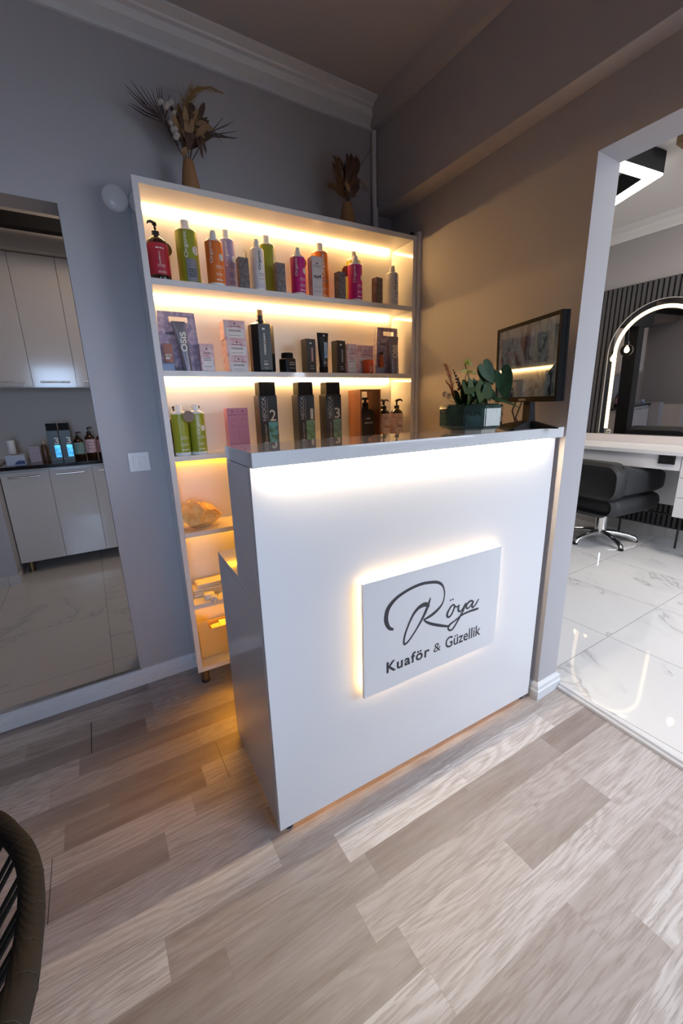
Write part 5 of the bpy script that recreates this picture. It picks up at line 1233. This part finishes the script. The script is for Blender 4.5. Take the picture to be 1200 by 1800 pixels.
# pendants
def pendant(label, x, y, z):
    t = thing('pendant_bulb', label, 'pendant lamp', (x, y, z), 0, 'bare globe pendants in the salon')
    g = G(); g.tube([(0, 0, 0.10), (0, 0, 2.735 - z)], 0.003, 6); g.build('cord', M_BLACK, t)
    G().lathe([(0.012, 0.045), (0.020, 0.05), (0.020, 0.085), (0.010, 0.10), (0.003, 0.105)], seg=16).build('holder', M_BLACK, t, True)
    g = G(); r = 0.062; g.lathe([(0.014, 0.058)] + [(r * math.sin(a), r * math.cos(a)) for a in [0.35 + k * (PI - 0.36) / 14 for k in range(15)]], seg=24); g.build('globe', mat('clear_globe', (1, 0.97, 0.9), 0.0, trans=1.0, ior=1.05), t, True)
    g = G(); g.lathe([(0.004, 0.045), (0.020, 0.02), (0.024, 0.0), (0.018, -0.018), (0.002, -0.026)], seg=16); g.build('filament_bulb', mat('bulb_glow', (1, 1, 1), 0.5, emis=(1, 0.72, 0.40), estr=30), t, True)
    G().lathe([(0.04, 2.72 - z), (0.04, 2.738 - z)], seg=20).build('ceiling_rose', M_BLACK, t, True)
pendant('glowing globe pendant nearest the arched mirror, seen reflected in the floor', 4.08, 1.085, 1.60)
pendant('glowing globe pendant between the black posts, the larger reflection in the mirror', 3.43, 2.42, 1.745)
pendant('glowing globe pendant further back, the small reflection at the mirror band', 3.62, 2.46, 1.660)
# black timber posts and beam, wash chair: seen reflected in the mirror
t = thing('post_frame', 'matte black posts and beam standing in the salon, reflected in the mirror', 'post frame', (0, 0, 0))
for x in (2.86, 3.52): box('post', M_BLACKM, t, x - .07, x + .07, 2.55, 2.69, 0.022, 2.30)
box('beam', M_BLACKM, t, 2.60, 3.90, 2.54, 2.70, 2.02, 2.30)
t = thing('wash_chair', 'black reclining wash chair in the salon, reflected low in the mirror', 'chair', (2.20, 2.20, 0.022))
G().box(-0.35, 0.35, -0.3, 0.3, 0.25, 0.5, 0.09, 4).build('seat', M_UPH, t, True)
g = G(); g.loft([rr_ring(x, -0.3, 0.3, z0, z1, .06) for x, z0, z1 in ((0.25, 0.45, 0.60), (0.40, 0.50, 0.76), (0.75, 0.62, 0.86), (0.85, 0.68, 0.82))]); g.build('backrest', M_UPH, t, True)
g = G(); g.loft([rr_ring(x, -0.22, 0.22, z0, z1, .05) for x, z0, z1 in ((-0.35, 0.30, 0.48), (-0.70, 0.22, 0.36), (-0.95, 0.18, 0.30))]); g.build('leg_rest', M_UPH, t, True)
G().box(-0.25, 0.3, -0.2, 0.2, 0.0, 0.26, 0.03, 3).build('base', M_BLACKM, t, True)
t = thing('wash_basin', 'black wash basin behind the reclining chair, reflected in the mirror', 'basin', (3.28, 2.36, 0.022))
G().box(-0.14, 0.2, -0.25, 0.17, 0.0, 0.62, 0.03, 3).build('basin_stand', M_BLACKM, t, True)
G().lathe([(0.10, 0.62), (0.19, 0.68), (0.20, 0.74), (0.18, 0.74), (0.15, 0.69), (0.02, 0.66)], 0.02, -0.05, 24).build('bowl', M_BLACK, t, True)
# things on the kitchen run that the mirror shows
t = thing('poster', 'white framed poster with two dark figures leaning on the kitchen wall', 'poster', (0.93, 4.10, 0.9201), 0.0)
box('frame', M_WHITEP, t, -0.15, 0.15, 0, 0.015, 0, 0.46, 0.001, 1)
for x in (-0.04, 0.035):
    g = G(); g.prism([(x - .03, .20), (x + .03, .20), (x + .028, .27), (x + .02, .30), (x - .02, .30), (x - .028, .27)], 'y', -0.0015, -0.0003); g.build('print', mat('dark_red_print', (0.12, 0.03, 0.02), 0.6), t)
t = thing('coffee_machine', 'black coffee machine on the kitchen worktop, reflected in the mirror', 'coffee machine', (1.30, 4.05, 0.9201))
G().box(-0.10, 0.10, -0.14, 0.14, 0, 0.34, 0.012, 3).build('machine_body', M_BLACK, t, True)
box('drip_tray', M_STEEL, t, -0.06, 0.06, -0.17, -0.14, 0.02, 0.14, 0.002, 1)

# ================================================================== FOREGROUND CHAIR
fc = thing('rope_chair', 'dark rope-wrapped lounge chair rim at the lower corner by the viewer', 'chair', (-0.46, 0.44, 0))
M_ROPE = mat('dark_rope', (0.020, 0.019, 0.018), 0.8, spec=0.25)
def rope_mat():
    m = M_ROPE; g = NT(m); tc = g.n('ShaderNodeTexCoord'); n = g.n('ShaderNodeTexWave'); n.wave_type = 'BANDS'; n.bands_direction = 'DIAGONAL'
    n.inputs['Scale'].default_value = 60; n.inputs['Distortion'].default_value = 1.5
    g.l(tc.outputs['Object'], n.inputs['Vector']); bp = g.n('ShaderNodeBump'); bp.inputs['Strength'].default_value = 0.35; bp.inputs['Distance'].default_value = 0.001
    g.l(n.outputs['Fac'], bp.inputs['Height']); g.l(bp.outputs['Normal'], g.b.inputs['Normal'])
rope_mat()
# rim centre line in world coordinates (open-mouth hoop of a lounge chair)
rim = [(-0.62, 1.13, .40), (-0.46, 1.10, .41), (-0.33, 1.02, .43), (-0.262, .90, .46), (-0.218, .78, .50), (-0.196, .66, .54), (-0.186, .56, .58), (-0.172, .46, .65), (-0.170, .36, .72), (-0.20, .24, .78), (-0.28, .12, .82), (-0.42, .04, .84), (-0.58, .02, .84), (-0.75, .07, .83), (-0.90, .20, .78), (-0.98, .40, .68), (-1.00, .62, .56), (-0.96, .84, .47), (-0.86, 1.02, .42), (-0.74, 1.11, .40)]
OX = Vector((-0.46, 0.44, 0))
RP = [Vector(p) - OX for p in catmull([r for r in rim] + [rim[0]], 6)]
g = G(); g.tube(RP, 0.0185, 14); g.build('rim', M_ROPE, fc, True)
for k in range(6, len(RP) - 4, 5):
    d = (RP[k + 1] - RP[k - 1]).normalized()
    G().tube([RP[k] - d * 0.0012, RP[k] + d * 0.0012], 0.0190, 14).build('rope_joint', M_GAP, fc)
hub = Vector((-0.62, 0.40, 0.22)) - OX
for k in range(0, len(RP) - 1, 4):
    p = RP[k]; 
    for dd in (-0.014, 0.014):
        d = (RP[min(k + 1, len(RP) - 1)] - RP[max(k - 1, 0)]).normalized()
        q = p + d * dd; e = hub + (q - hub).normalized() * 0.13; e.z = 0.27
        G().tube([q, q.lerp(e, 0.5) + Vector((0, 0, -0.03)), e], 0.0042, 7).build('cord', M_ROPE, fc, True)
G().tube([hub + Vector((0.13 * math.cos(a), 0.13 * math.sin(a), 0.05)) for a in [2 * PI * k / 24 for k in range(25)]], 0.010, 10).build('seat_ring', M_BLACKM, fc, True)
for a in (0.6, 2.2, 3.8, 5.4):
    G().tube([hub + Vector((0.13 * math.cos(a), 0.13 * math.sin(a), 0.05)), hub + Vector((0.27 * math.cos(a), 0.27 * math.sin(a), -0.22))], 0.010, 10).build('leg', M_BLACKM, fc, True)
# marks on the planks: two dark open joints
for x, y0, y1, w3 in ((-0.189, 1.632, 1.824, .003), (0.238, 1.233, 1.423, .0014), (-0.295, 1.06, 1.25, .0014)):
    o = box('floor_joint', M_GAP, None, x, x + w3, y0, y1, -0.001, 0.0006); struct(o)
t = thing('ceiling_box', 'brown wooden box on the salon ceiling near the angular lamp', 'ceiling box', (3.40, 1.05, 2.68))
box('box_body', wood_mat('brown_wood', (0.09, 0.055, 0.02), (0.15, 0.09, 0.035)), t, -0.28, 0.28, -0.30, 0.30, 0, 0.055, 0.002, 1)
box('trim_edge', M_GAP, t, -0.285, 0.285, -0.305, 0.305, 0.055, 0.059)
